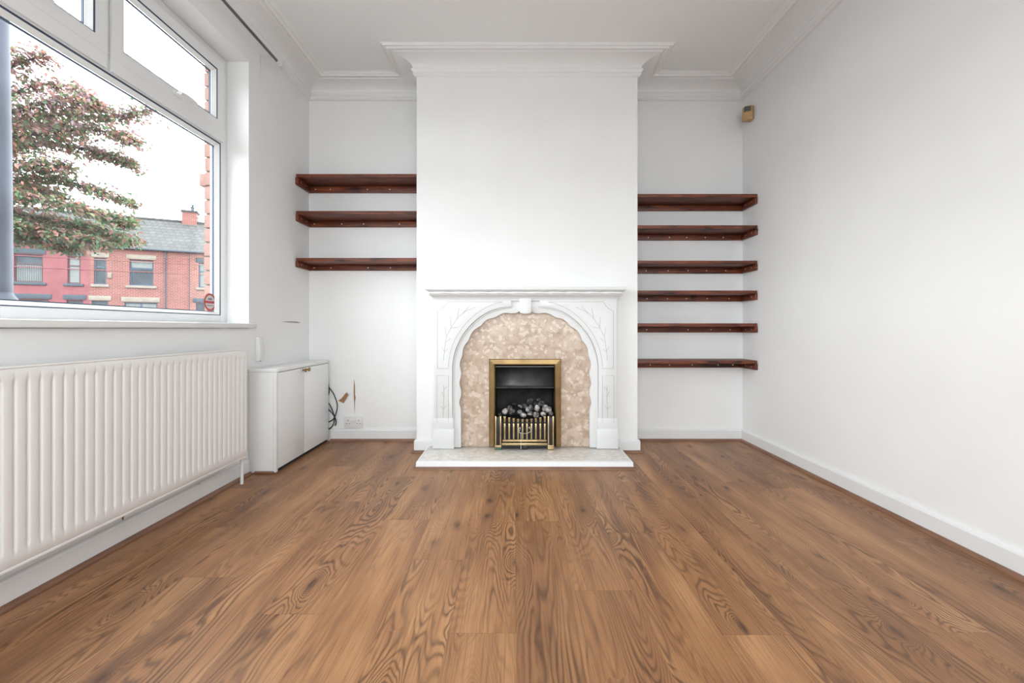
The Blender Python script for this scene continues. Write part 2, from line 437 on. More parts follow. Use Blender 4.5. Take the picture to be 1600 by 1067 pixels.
def holed(mb, a0, a1, b0, b1, holes, h0, h1, mapf):
    """slab with rectangular openings; a,b in the plane, h through it"""
    A = sorted({a0, a1, *[v for h in holes for v in h[:2] if a0 < v < a1]}); B = sorted({b0, b1, *[v for h in holes for v in h[2:] if b0 < v < b1]})
    def solid(i, j):
        if not (0 <= i < len(A) - 1 and 0 <= j < len(B) - 1): return False
        ca, cb = (A[i] + A[i + 1]) / 2, (B[j] + B[j + 1]) / 2
        return not any(h[0] < ca < h[1] and h[2] < cb < h[3] for h in holes)
    for i in range(len(A) - 1):
        for j in range(len(B) - 1):
            if not solid(i, j): continue
            p = [(A[i], B[j]), (A[i + 1], B[j]), (A[i + 1], B[j + 1]), (A[i], B[j + 1])]
            mb.add([mapf(*q, h0) for q in p], [(0, 1, 2, 3)]); mb.add([mapf(*q, h1) for q in p], [(3, 2, 1, 0)])
            for (di, dj, u, v_) in ((0, -1, 0, 1), (1, 0, 1, 2), (0, 1, 2, 3), (-1, 0, 3, 0)):
                if not solid(i + di, j + dj):
                    mb.add([mapf(*p[u], h0), mapf(*p[v_], h0), mapf(*p[v_], h1), mapf(*p[u], h1)], [(0, 1, 2, 3)])
    return mb
def weld(o):
    bm = bmesh.new(); bm.from_mesh(o.data); bmesh.ops.remove_doubles(bm, verts=bm.verts, dist=1e-5)
    bmesh.ops.recalc_face_normals(bm, faces=bm.faces); bm.to_mesh(o.data); bm.free(); return o
XY = lambda a, b, h: (a, b, h)

# ================================================================== THE SETTING
# ---- left wall with the window opening
wl = MB(); holed(wl, YR, YA + .12, 0, ZC, [(WY0, WY1, WZ0 - .03, WZ1)], XL, XL - .17, lambda a, b, h: (h, a, b))
wall_left = struct(weld(wl.build('wall_left', WALL)))
wr = struct(box('wall_right', WALL, None, XR, XR + .12, YR, YA + .12, 0, ZC))
wfm = holed(MB(), XL, XR, 0, ZC, [(-1.30, 1.50, .75, 2.50)], YR - .12, YR, lambda a, b, h: (a, h, b))
wf = struct(weld(wfm.build('wall_front', WALL)))
w2 = struct(holed(MB(), -1.30, 1.50, .75, 2.50, [(-1.24, .07, .81, 2.44), (.13, 1.44, .81, 2.44)], YR - .10, YR - .05, lambda a, b, h: (a, h, b)).build('added_rear_window', UPVC))  # window added behind the camera to even out the room light
for a0, a1 in ((-1.24, .07), (.13, 1.44)): box('pane', GLASS, w2, a0, a1, YR - .078, YR - .072, .81, 2.44)
wbl = struct(box('wall_alcove_left', WALL, None, XL, BL, YA, YA + .12, 0, ZC))
wbr = struct(box('wall_alcove_right', WALL, None, BR, XR, YA, YA + .12, 0, ZC))
cb = MB(); holed(cb, BL, BR, 0, ZC, [(-.150, .302, .046, .635)], YB, YA + .12, lambda a, b, h: (a, h, b))
wall_ch = struct(weld(cb.build('wall_chimney', WALL)))
ceil = struct(box('ceiling', CEIL, None, XL - .17, XR + .12, YR - .12, YA + .12, ZC, ZC + .1))
PATH = [(XL, YR), (XL, YA), (BL, YA), (BL, YB), (BR, YB), (BR, YA), (XR, YA), (XR, YR)]

# ---- floor: sub-floor and every laminate board
floor = struct(box('floor', DARK, None, XL - .05, XR + .05, YR, YA + .05, -.06, -.0092))
PW = .196; x0 = .007 - 9 * PW; LEN = 1.29
joints = {8: 1.307, 5: 1.393, 9: 2.066, 6: 2.08, 10: 1.52, 14: 1.528, 7: 1.72, 11: 1.95, 12: 1.30, 13: 2.35, 4: 2.3, 3: 1.6, 2: 2.0, 1: 1.2, 0: 1.75, 15: 2.6, 16: 1.2, 17: 1.9, 18: 2.2}
for k in range(0, 20):
    a0, a1 = max(XL, x0 + k * PW), min(XR, x0 + (k + 1) * PW)
    if a1 - a0 < .01: continue
    j = joints.get(k, 1.5)
    ys = sorted([j + i * LEN for i in range(-4, 4)])
    ys = [y for y in ys if YR < y < YA]
    ys = [YR] + ys + [YA]
    for y0_, y1_ in zip(ys, ys[1:]):
        if y1_ - y0_ < .03: continue
        box('floor_board', FLOORM, floor, a0 + .0002, a1 - .0002, y0_ + .0003, y1_ - .0003, -.009, 0.0)

# ---- cornice
cp = [(0, -.128), (.010, -.126), (.020, -.120), (.024, -.111), (.020, -.104), (.026, -.099), (.033, -.091), (.034, -.082), (.028, -.074), (.024, -.071)]
for i in range(1, 9):
    a = PI / 2 * i / 9
    cp.append((.024 + .104 * (1 - math.cos(a)), -.071 + .046 * math.sin(a)))
cp += [(.128, -.024), (.138, -.024), (.140, -.015), (.150, -.013), (.160, -.015), (.163, -.021), (.172, -.022), (.178, -.012), (.188, -.010), (.194, -.013), (.197, -.005), (.206, -.004), (.209, 0), (0, 0)]
names = ['trim_1', 'trim_2', 'trim_3', 'trim_4', 'trim_5', 'trim_6', 'trim_7']
for i in range(7):
    m = MB(); sweep(m, PATH, [(p * .97, ZC + h * .97) for p, h in cp], XY, i, i + 1, caps=False)
    struct(m.build(names[i], CEIL, smooth=True, angle=50))

# ---- baseboards and the red-brown bead along them
bp = [(0, .004), (.016, .004), (.016, .080), (.012, .088), (.004, .092), (0, .092)]
bd = [(.0165, 0.0), (.034, 0.0), (.033, .006), (.029, .012), (.023, .016), (.0165, .017)]
def baseb(name, path, i0, i1, bead=True):
    o = struct(sweep(MB(), path, bp, XY, i0, i1).build(name, TRIM, bevel=0))
    if bead: sweep(MB(), path, bd, XY, i0, i1).build('floor_bead', BEADW, o)
    return o
bl_ = baseb('baseboard_left', [(XL, YR), (XL, 2.728)], 0, 1)
P2 = [(XL, 3.0), (XL, YA), (BL, YA), (BL, YB), (-.545, YB)]
P3 = [(.712, YB), (BR, YB), (BR, YA), (XR, YA), (XR, YR)]
# the alcove piece starts beside the cabinet
P2b = [(-1.425, YA), (BL, YA), (BL, YB), (-.548, YB)]
baseb('baseboard_alcove_left', P2b, 0, 1); baseb('baseboard_chimney_left', P2b, 1, 3)
baseb('baseboard_chimney_right', P3, 0, 2); baseb('baseboard_alcove_right', P3, 2, 3); baseb('baseboard_right', P3, 3, 4)

# ---- window
win = bpy.data.objects.new('window_1', None); COL.objects.link(win); win.location = (FX, (WY0 + WY1) / 2, WZ0); struct(win)
FB = FX - .065
def fr(name, y0_, y1_, z0_, z1_, xa=FX, xb=FB, bev=.004, par=win): return box(name, UPVC, par, xb, xa, y0_, y1_, z0_, z1_, bevel=bev)
FW = .060
ZT0, ZT1 = 1.966, 2.042        # transom
fr('frame_jamb', WY1 - FW, WY1, WZ0, WZ1); fr('frame_jamb', WY0, WY0 + FW, WZ0, WZ1)
fr('frame_head', WY0 + FW, WY1 - FW, WZ1 - .06, WZ1); fr('frame_cill', WY0 + FW, WY1 - FW, WZ0, WZ0 + .047)
fr('frame_transom', WY0 + FW, WY1 - FW, ZT0, ZT1)
M1, M2 = 1.9335, 1.20          # mullion centres above the transom
for mc in (M1, M2): fr('frame_mullion', mc - .034, mc + .034, ZT1, WZ1 - .06)
def ring4(mb, y0_, y1_, z0_, z1_, wd, xa, xb):
    """rectangular ring, wd wide, face at xa and back at xb"""
    sweep_pts = [(y0_, z0_), (y0_, z1_), (y1_, z1_), (y1_, z0_)]
    for (ya, yb_, za, zb) in ((y0_, y0_ + wd, z0_, z1_), (y1_ - wd, y1_, z0_, z1_), (y0_ + wd, y1_ - wd, z0_, z0_ + wd), (y0_ + wd, y1_ - wd, z1_ - wd, z1_)):
        mb.box(min(xa, xb), max(xa, xb), ya, yb_, za, zb)
    return mb
def bead_ring(mb, y0_, y1_, z0_, z1_, wd, xf, xg):
    """glazing bead: slopes from the frame face xf down to the glass xg"""
    o = [(y0_, z0_), (y1_, z0_), (y1_, z1_), (y0_, z1_)]; i = [(y0_ + wd, z0_ + wd), (y1_ - wd, z0_ + wd), (y1_ - wd, z1_ - wd), (y0_ + wd, z1_ - wd)]
    vs = [(xf, *p) for p in o] + [(xg, *p) for p in i] + [(xg, *p) for p in o]
    fs = []
    for k in range(4):
        n_ = (k + 1) % 4
        fs += [(k, n_, n_ + 4, k + 4), (k, k + 8, n_ + 8, n_), (k + 8, k + 4, n_ + 4, n_ + 8)]
    return mb.add(vs, fs)
def glazing(y0_, y1_, z0_, z1_, face, par):
    """gasket, bead, pane and outer spacer of one light; the rectangle is the clear opening of its frame"""
    gm = MB(); xa, xb = face - .021, face - .0005; gw = .0075
    gm.box(xa, xb, y0_, y0_ + .003, z0_, z1_); gm.box(xa, xb, y1_ - gw, y1_, z0_, z1_)
    gm.box(xa, xb, y0_ + .003, y1_ - gw, z0_, z0_ + .003); gm.box(xa, xb, y0_ + .003, y1_ - gw, z1_ - gw, z1_)
    gm.build('gasket', GASK, par)
    y1_ -= .0045; z1_ -= .0045
    b_ = bead_ring(MB(), y0_ + .0035, y1_ - .0035, z0_ + .0035, z1_ - .0035, .016, face - .002, face - .022).build('glazing_bead', UPVC, par)
    s_ = ring4(MB(), y0_ + .0195, y1_ - .0195, z0_ + .0195, z1_ - .0195, .004, face - .0235, face - .034).build('spacer_bar', GASK, par)
    p_ = box('pane', GLASS, par, face - .028, face - .024, y0_ + .004, y1_ - .004, z0_ + .004, z1_ - .004)
glazing(WY0 + FW, WY1 - FW, WZ0 + .047, ZT0, FX, win)
def handle(yc, zc, face, par):
    h = MB().box(face, face + .012, yc - .028, yc + .028, zc - .011, zc + .011).build('handle', PLAS, par, bevel=.003)
    return h
def sash(y0_, y1_, par):
    z0_, z1_ = ZT1 - .012, WZ1 - .048; sf = FX + .014; wd = .056
    s = ring4(MB(), y0_, y1_, z0_, z1_, wd, sf, FX + .0008).build('sash', UPVC, par)
    box('sash_lower_trim', UPVC, s, FX + .0006, sf - .001, y0_, y1_, ZT0 + .006, z0_ - .0002)
    sg = MB(); sg.box(FX + .0004, FX + .006, y1_ - .01, y1_ + .005, z0_ + .01, z1_ + .004); sg.box(FX + .0004, FX + .006, y0_ + .01, y1_ - .0101, z1_ - .01, z1_ + .004)
    sg.build('sash_gasket', GASK, s)
    glazing(y0_ + wd, y1_ - wd, z0_ + wd, z1_ - wd, sf, s)
    yc = (y0_ + y1_) / 2; zc = z0_ + .034
    MB().box(sf, sf + .011, yc - .03, yc + .03, zc - .012, zc + .012).build('handle_base', PLAS, s, bevel=.003)
    MB().tube([(sf + .011, yc - .012, zc), (sf + .034, yc - .012, zc + .002)], .008, 10).build('handle_neck', PLAS, s, smooth=True)
    MB().tube([(sf + .034, yc - .022, zc), (sf + .036, yc + .02, zc + .004), (sf + .034, yc + .06, zc + .006), (sf + .030, yc + .10, zc + .006)], [.009, .009, .0075, .005], 10).build('handle', PLAS, s, smooth=True)
    return s
sash(M1 + .0115, WY1 - FW + .006, win); sash(M2 + .0115, M1 - .0115, win); sash(WY0 + FW - .006, M2 - .0115, win)
sill = box('window_sill', TRIM, win, FX - .01, XL + .028, WY0 - .05, WY1 + .045, WZ0 - .028, WZ0, bevel=.006)
# outer cill and outer brick leaf with separate reveal bricks
ow = MB(); holed(ow, YR - .3, YA + 1.2, -.4, 3.6, [(WY0 + .005, WY1 - .001 + .012, WZ0 - .02, WZ1 - .02)], XL - .172, XL - .262, lambda a, b, h: (h, a, b))
outer = struct(weld(ow.build('wall_outer', MORT)))
nb = int((WZ1 - WZ0) / .0855) + 1
proto = None
for i in range(nb):
    z = WZ0 - .02 + i * .0855
    dx = .006 * ((i % 2) * 2 - 1) * 0 + random.uniform(-.003, .003)
    if proto is None:
        proto = MB().box(-.046, .045, -.006, .006, 0, .076).build('brick', REVB, outer, bevel=.002, seg=1)
        br_ = proto
    else:
        br_ = proto.copy(); COL.objects.link(br_); br_.parent = outer
    br_.location = (XL - .222 + dx, WY1 + .006 - random.uniform(0, .002), z)
box('corbel_stone', REVB, outer, XL - .30, XL - .262, WY1 + .0, WY1 + .25, 1.735, 1.81, bevel=.004)
box('outer_cill', PAVE, outer, XL - .31, XL - .20, WY0 - .05, WY1 + .1, WZ0 - .09, WZ0 - .021, bevel=.005)

# wall defects on the left wall (cut slit and small marks)
sl = MB()
sl.add([(XL + .0006, 3.13, .921), (XL + .0006, 3.22, .925), (XL + .004, 3.34, .926), (XL + .0006, 3.42, .917), (XL + .0006, 3.34, .914), (XL + .0006, 3.22, .917)], [(0, 1, 2, 3, 4, 5)])
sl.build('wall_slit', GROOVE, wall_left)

# ---- ground outside
struct(box('ground_street', ASPH, None, -90, XL - .27, -60, 90, -.55, -.45))
struct(box('added_rear_ground', PAVEG, None, XL - .27, 40, -40, YR - .125, -.25, -.15))  # unseen ground added to shape the light entering the added rear window
struct(box('ground_pavement', PAVE, None, -4.6, XL - .27, -30, 30, -.45, -.36))

# ================================================================== THINGS IN THE ROOM
# ---- radiator
RX, RY0, RY1, RZ0, RZ1 = -1.50, .72, 2.556, .160, .762
rad = thing('radiator', 'long white ribbed panel radiator below the window', 'radiator', (-1.54, (RY0 + RY1) / 2, RZ0))
m = MB(); pitch = .0378
cols = []
y = RY1; cols.append((RY1, 0.0)); 
k = 0
ys_ = [(RY1 - .004, 0)]
yy = RY1 - .016
while yy - pitch > RY0 + .01:
    for fr_, d in ((0, 1), (.05, .95), (.10, .5), (.15, .15), (.23, .02), (.5, -.06), (.77, .02), (.85, .15), (.90, .5), (.95, .95)):
        ys_.append((yy - fr_ * pitch, d))
    yy -= pitch
ys_.append((yy, 1)); ys_.append((yy - .004, .4)); ys_.append((RY0, 0))
rows = [(RZ0, 0, -.004), (RZ0 + .006, 0, 0), (RZ0 + .036, 0, 0), (RZ0 + .046, .35, 0), (RZ0 + .056, 1, 0), (RZ1 - .064, 1, 0), (RZ1 - .050, .8, 0), (RZ1 - .040, .0, 0), (RZ1 - .012, 0, 0), (RZ1 - .009, 0, -.003), (RZ1 - .005, 0, 0), (RZ1, 0, -.002)]
vs = []
for (z, gfac, off) in rows:
    for (yv, d) in ys_: vs.append((RX + off - .0075 * d * gfac, yv, z))
nc = len(ys_); fs = []
for i in range(len(rows) - 1):
    for j in range(nc - 1): fs.append((i * nc + j, i * nc + j + 1, (i + 1) * nc + j + 1, (i + 1) * nc + j))
m.add(vs, fs)
m.build('front_panel', RADM, rad, smooth=True, angle=55)
rb = MB().box(RX - .052, RX - .010, RY0 + .004, RY1 - .006, RZ0 + .002, RZ1 - .004).build('panel_body', RADM, rad, bevel=.004)
box('top_edge', RADM, rad, RX - .012, RX - .001, RY0 + .002, RY1 - .003, RZ1 - .006, RZ1 - .0015, bevel=.001)
box('bottom_seam', RADM, rad, RX - .016, RX - .002, RY0 + .01, RY1 - .01, RZ0 - .010, RZ0 + .001, bevel=.002)
for yb_ in (1.05, 1.62, 2.30): box('wall_bracket', RADM, rad, XL + .001, RX - .052, yb_ - .015, yb_ + .015, RZ0 + .05, RZ1 - .08)
MB().tube([(RX - .03, RY1 - .02, RZ0 + .03), (RX - .03, RY1 + .012, RZ0 + .03), (RX - .03, RY1 + .012, RZ0 + .075)], .010, 10).build('valve', PLAS, rad, smooth=True)
MB().lathe([(.012, 0), (.014, .004), (.014, .03), (.009, .036)], (RX - .03, RY1 + .012, RZ0 + .065)).build('valve_cap', PLAS, rad, smooth=True)
MB().tube([(RX - .03, RY1 + .004, RZ0 + .05), (RX - .03, RY1 + .004, .0)], .0085, 12).build('feed_pipe', PLAS, rad, smooth=True)
MB().tube([(RX - .055, RY1 - .06, .105), (RX - .055, RY1 - .30, .108)], .004, 8).build('pipe_clip', PLAS, rad, smooth=True)
MB().tube([(RX - .008, 1.755, RZ0 - .001), (RX - .008, 1.755, RZ0 - .024)], [.005, .002], 8).build('drip_stain', KNOBM, rad, smooth=True)  # drip stain on the lower seam, built as a small tapered tube

# ---- cabinet beside the radiator
CX, CY0, CY1, CZ = -1.432, 2.742, 3.52, .632
cab = thing('low_cabinet', 'low shallow white two-door cabinet under the wall beside the radiator', 'cabinet', ((XL + CX) / 2, (CY0 + CY1) / 2, 0))
c = MB(); c.box(XL + .001, CX - .020, CY0, CY1, .004, CZ - .022)
c.build('body', CAB, cab, bevel=.002)
# top with its rounded near corner
tp = [(XL + .001, CY0 - .004), (CX - .05, CY0 - .004)]
for i in range(7):
    a = PI / 2 * i / 6
    tp.append((CX - .044 + .05 * math.sin(a) * .95, CY0 + .036 - .04 * math.cos(a)))
tp += [(CX + .004, CY1), (XL + .001, CY1)]
MB().prism(tp, CZ - .022, CZ, axis='z').build('cabinet_top', CAB, cab, bevel=.003)
box('corner_post', CAB, cab, CX - .020, CX, CY0, CY0 + .020, .006, CZ - .022, bevel=.002)
ymid = 3.112
for (a, b_, kn) in ((CY0 + .0245, ymid - .0012, ymid - .026), (ymid + .0012, CY1 - .004, ymid + .026)):
    d = box('door', CAB, cab, CX - .0195, CX, a, b_, .024, CZ - .026, bevel=.0015)
    kb = MB().lathe([(.0075, 0), (.006, .004), (.0045, .010), (.006, .014), (.0115, .017), (.0125, .022), (.010, .027), (.003, .029)], (CX, kn, .592), axis='x', n=16)
    kb.build('knob', KNOBM, d, smooth=True)
box('gap_shade_strip', DARK, cab, CX - .018, CX - .003, CY0 + .0203, CY0 + .0242, .026, CZ - .03)  # dark strip filling the door gap in place of its shade
box('toe_gap_shade', DARK, cab, CX - .04, CX - .012, CY0 + .022, CY1 - .004, .001, .0239)  # dark box standing for the shade of the toe gap
b_ = MB().box(XL + .04, CX - .012, CY0 - .014, CY0 - .0005, 0, .016).build('floor_bead', BEADW, cab, bevel=.005)

# ---- white chime box on the wall above the cabinet
ch = thing('wall_chime_box', 'narrow white plastic box fixed to the wall above the cabinet', 'box', (XL + .001, 2.83, .672))
pr = [(XL + .0005, .672), (XL + .020, .672), (XL + .027, .70), (XL + .030, .74), (XL + .028, .79), (XL + .022, .820), (XL + .0005, .822)]
MB().prism(pr, 2.815, 2.865, axis='y').build('cover', PLAS, ch, bevel=.003)
MB().lathe([(.005, 0), (.005, .006)], (XL + .012, 2.852, .668), axis='z', n=10).build('cable_hole', DARK, ch)

# ---- double socket
so = thing('double_socket', 'white double wall socket with two switches low in the left alcove', 'socket', (-1.26, YA, .10))
sx0, sx1, sz0, sz1 = -1.322, -1.178, .100, .186
fp = box('face_plate', PLAS, so, sx0, sx1, YA - .013, YA - .0005, sz0, sz1, bevel=.003)
for cxs in (-.042, .042):
    xc = (sx0 + sx1) / 2 + cxs
    for dx, dz, ww, hh in ((0, .058, .004, .009), (-.011, .034, .008, .004), (.011, .034, .008, .004)):
        box('pin_hole', DARK, fp, xc + dx - ww / 2, xc + dx + ww / 2, YA - .0134, YA - .012, sz0 + dz - hh / 2, sz0 + dz + hh / 2)
for cxs in (-.011, .011):
    xc = (sx0 + sx1) / 2 + cxs
    box('switch', PLAS, fp, xc - .0075, xc + .0075, YA - .0165, YA - .012, sz0 + .042, sz0 + .066, bevel=.0015)

# ---- torn paper on the alcove wall
def W(px, py, Y): return ((px - 803) / 711.1 * Y, Y, .875 - (py - 513) / 711.1 * Y)
def flap(name, pts, lift, mat):
    v = [W(px, py, YA - .001 - l) for (px, py), l in zip(pts, lift)]
    q = MB().add(v, [tuple(range(len(v)))])
    o = q.build(name, mat, wbl)
    s = o.modifiers.new('thickness', 'SOLIDIFY'); s.thickness = .0008
    return o
flap('torn_paper', [(528.5, 626), (534, 622), (538, 617), (541.5, 613), (544.5, 616), (541, 623), (537, 630), (533, 628)], [.001, .001, .002, .006, .010, .006, .004, .002], PAPER)
flap('torn_paper', [(541.5, 613), (543, 611.5), (545.3, 615.5), (544.5, 616.2)], [.006, .008, .012, .0105], WALL)
flap('wall_slit', [(553.2, 592), (554.6, 603), (554.7, 616), (555.8, 621), (554.6, 628), (554.3, 646), (553.2, 626), (552.5, 613)], [.0005] * 8, PAPER)

# ---- loose black cables beside the cabinet
def catmull(pts, n=8):
    P_ = [Vector(p) for p in pts]; P_ = [P_[0] * 2 - P_[1]] + P_ + [P_[-1] * 2 - P_[-2]]; out = []
    for i in range(1, len(P_) - 2):
        for k in range(n):
            t = k / n; a, b, c_, d = P_[i - 1:i + 3]
            out.append(.5 * ((2 * b) + (-a + c_) * t + (2 * a - 5 * b + 4 * c_ - d) * t * t + (-a + 3 * b - 3 * c_ + d) * t ** 3))
    out.append(P_[-2]); return out
cb_ = thing('loose_cable', 'loose loops of black cable hanging beside the white cabinet', 'cable', W(516, 670, 3.535))
for pts in ([(508, 592), (514, 605), (521, 615), (526.5, 630), (526, 642), (521.5, 654), (514, 659), (508, 661)],
            [(509, 626), (515, 632), (520, 643), (522.8, 652), (521, 662), (516, 669), (509, 671)],
            [(508, 634), (514, 640), (520, 647), (524.5, 655), (525, 661), (523.5, 665)],
            [(513, 600), (514.2, 612), (511, 622)]):
    jit = random.uniform(3.532, 3.543)
    MB().tube(catmull([W(px, py, jit) for px, py in pts]), .0042, 8).build('cable_loop', CABLE, cb_, smooth=True)

# ---- motion sensor
pir = thing('motion_sensor', 'small yellowed motion sensor with dark window high on the right wall', 'sensor', (XR, 3.40, 2.43))
pm = MB(); prof = [(XR - .0005, 3.440), (XR - .0005, 3.385), (XR - .018, 3.372), (XR - .058, 3.385), (XR - .066, 3.398), (XR - .064, 3.44)]
pm.prism(prof, 2.430, 2.532, axis='z').build('housing', YELP, pir, bevel=.006)
lm = MB(); a = Vector((XR - .066, 3.391, 0)); b = Vector((XR - .028, 3.3725, 0)); n_ = Vector((-.44, -.90, 0)) * .003
lm.add([(*((a + n_).xy), 2.488), (*((b + n_).xy), 2.488), (*((b + n_).xy), 2.524), (*((a + n_).xy), 2.524), (a.x, a.y + .012, 2.488), (b.x, b.y + .012, 2.488), (b.x, b.y + .012, 2.524), (a.x, a.y + .012, 2.524)],
       [(0, 1, 2, 3), (4, 7, 6, 5), (0, 4, 5, 1), (1, 5, 6, 2), (2, 6, 7, 3), (3, 7, 4, 0)])
lm.build('lens_window', LENS, pir)

# ---- curtain rail
cr = thing('curtain_rail', 'thin grey curtain rail with white bracket and end cap above the window', 'curtain rail', (-1.5, 1.6, 2.58))
PXc, PZc = -1.505, 2.574
MB().tube([(PXc, .25, PZc), (PXc, 2.905, PZc)], .0085, 12).build('pole', CHROME, cr, smooth=True)
for ye in (2.905, .25):
    s = 1 if ye > 1 else -1
    MB().tube([(PXc, ye - .02 * s, PZc), (PXc, ye + .012 * s, PZc), (PXc, ye + .014 * s, PZc), (PXc, ye + .055 * s, PZc), (PXc, ye + .062 * s, PZc)], [.012, .012, .0165, .0165, .011], 16).build('end_cap', PLAS, cr, smooth=True)
for yb2 in (2.865, .45):
    bk = MB(); bk.box(XL + .0005, XL + .004, yb2 - .009, yb2 + .009, 2.452, 2.600)
    bk.build('wall_plate', PLAS, cr, bevel=.001)
    MB().tube([(XL + .003, yb2, 2.590), (XL + .05, yb2, 2.586), (PXc, yb2, PZc + .006)], [.005, .005, .006], 8).build('bracket_arm', PLAS, cr, smooth=True)

# ---- alcove shelves
def screw(parent, p, axis):
    MB().lathe([(.0045, 0), (.0045, .001), (.002, .0018)], p, axis=axis, n=8).build('screw', STEEL, parent)
SD = YA - .002; SF = 3.326; TH = .0235; BH = .043
def shelf(side, ztop, label, group, bscale=1.0, screws=(), side_screws=2):
    xa, xb = (XL + .001, BL - .001) if side < 0 else (BR + .001, XR - .001)
    t = thing('wall_shelf', label, 'shelf', ((xa + xb) / 2, SD, ztop - TH - BH), group)
    gap = .006 if side < 0 else -.006
    box('board', SHELFM, t, xa + max(gap, 0), xb + min(gap, 0), SF + random.uniform(-.003, .003), SD, ztop - TH, ztop, bevel=.0015)
    zb = ztop - TH - random.uniform(.0005, .003)
    bb = box('back_batten', SHELFM, t, xa + .001, xb - .001, SD - .020, SD, zb - BH * bscale, zb, bevel=.0015)
    # side batten along the outer wall, front end cut at a slant
    wx = xa if side < 0 else xb; ix = wx - side * .020
    yb2 = SD - .0205; yf = SF + random.uniform(.0, .006)
    poly = [(yb2, zb), (yf, zb), (yf, zb - BH * bscale * .94), (yf + .006, zb - BH * bscale), (yb2, zb - BH * bscale)]
    sb = MB().prism(poly, min(wx, ix), max(wx, ix), axis='x').build('side_batten', SHELFM, t, bevel=.0012)
    # batten on the chimney side
    cxw = xb if side < 0 else xa
    box('side_batten', SHELFM, t, min(cxw, cxw + side * .02), max(cxw, cxw + side * .02), yf, yb2, zb - BH * bscale, zb, bevel=.0012)
    for px in screws:
        x = (px - 803) / 711.1 * (SD - .02)
        if xa + .02 < x < xb - .02: 
            MB().lathe([(.002, -.0018), (.0048, -.001), (.0048, 0)], (x, SD - .020, zb - BH * .5 * bscale), axis='y', n=8).build('screw', STEEL, bb)
    for k in range(side_screws):
        yv = yf + .05 + k * .085
        MB().lathe([(.0045, 0), (.0045, .001), (.002, .0018)] if side < 0 else [(.002, -.0018), (.0045, -.001), (.0045, 0)], (ix, yv, zb - BH * .45 * bscale), axis='x', n=8).build('screw', STEEL, sb)
    return t
gl, gr_ = 'dark timber shelves in the left alcove', 'dark timber shelves in the right alcove'
shelf(-1, 2.004, 'dark stained timber shelf, highest of three in the left alcove', gl, 1.15, (493, 516, 574, 609))
shelf(-1, 1.733, 'dark stained timber shelf, middle of three in the left alcove', gl, 1.05, (491, 534, 568, 624))
shelf(-1, 1.390, 'dark stained timber shelf, lowest of three in the left alcove', gl, .95, (491, 517, 575, 610))
rl = [(1.857, 'highest of six in the right alcove', ()), (1.628, 'second from the top in the right alcove', (1013, 1046, 1073, 1102, 1130)),
      (1.370, 'third from the top in the right alcove', (1009.5, 1044, 1075, 1104, 1134)), (1.152, 'fourth from the top in the right alcove', (1011, 1043, 1072.5, 1105, 1139)),
      (.912, 'second from the bottom in the right alcove', (1010.5, 1075, 1111, 1141)), (.639, 'lowest of six in the right alcove', (1016, 1046, 1081.5, 1122, 1145))]
for z, s, scs in rl: shelf(1, z, 'dark stained timber shelf, ' + s, gr_, 1.0, scs)

# ================================================================== FIREPLACE
CXF = .0795
YS, YI, YM = 3.140, 3.158, 3.192         # raised panel face, arch moulding face, marble face
ZH = .047
# ---- hearth
he = thing('hearth', 'low marble hearth slab with white painted edge on the floor', 'hearth', (CXF, 3.0, 0))
HX0, HX1, HY0 = -.612, .745, 2.832
eb = MB(); rim = [(.0, 0), (.0, .018), (.002, .022), (.002, .040), (.006, .0455), (.016, .047), (.016, 0)]
hp = [(HX0, YB - .001), (HX0, HY0), (HX1, HY0), (HX1, YB - .001)]
# path runs so that the inside lies to the left: use negative offsets
sweep(eb, hp, [(-p, h) for p, h in rim], XY); eb.build('painted_edge', TRIM, he, smooth=True, angle=50)
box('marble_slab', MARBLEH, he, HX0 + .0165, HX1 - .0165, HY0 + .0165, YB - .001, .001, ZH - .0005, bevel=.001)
hb = MB(); sweep(hb, [(HX0 - .0005, YB - .05), (HX0 - .0005, HY0 - .0005), (HX1 + .0005, HY0 - .0005), (HX1 + .0005, YB - .05)], [(0, 0), (.0165, 0), (.015, .006), (.010, .011), (0, .014)], XY)
hb.build('floor_bead', BEADW, he, smooth=True, angle=50)

# ---- surround
su = thing('fireplace_surround', 'white carved fireplace surround with scalloped arch and mantel shelf', 'fireplace', (CXF, YB, ZH))
def z5(u, v, Y=YS):   # measured outline points of the left half, metres from the centre line
    px, py = 660 + u / 7.622, 440 + v / 7.622
    return ((px - 821) / 711.1 * Y, .875 - (py - 513) / 711.1 * Y)
def z6(u, v, Y=YS):
    px, py = 660 + u / 6.275, 570 + v / 6.275
    return ((px - 821) / 711.1 * Y, .875 - (py - 513) / 711.1 * Y)
def smooth2(pts, n=5):
    return [(v.x, v.y) for v in catmull([(a, b, 0) for a, b in pts], n)]
XO = z5(142, 0)[0]                       # outer edge
ZTOP = 1.080
arch = smooth2([z5(1058, 296), z5(985, 300), z5(880, 322), z5(760, 370), z5(640, 452), z5(540, 552), z5(460, 662), z5(402, 790), z5(367, 920), z5(353, 1060), z6(293, 60), z6(292, 160)], 4)
xi = z6(292, 0)[0]
zpl = .182
def mir(poly, s): return [(CXF + s * a, b) for a, b in poly]
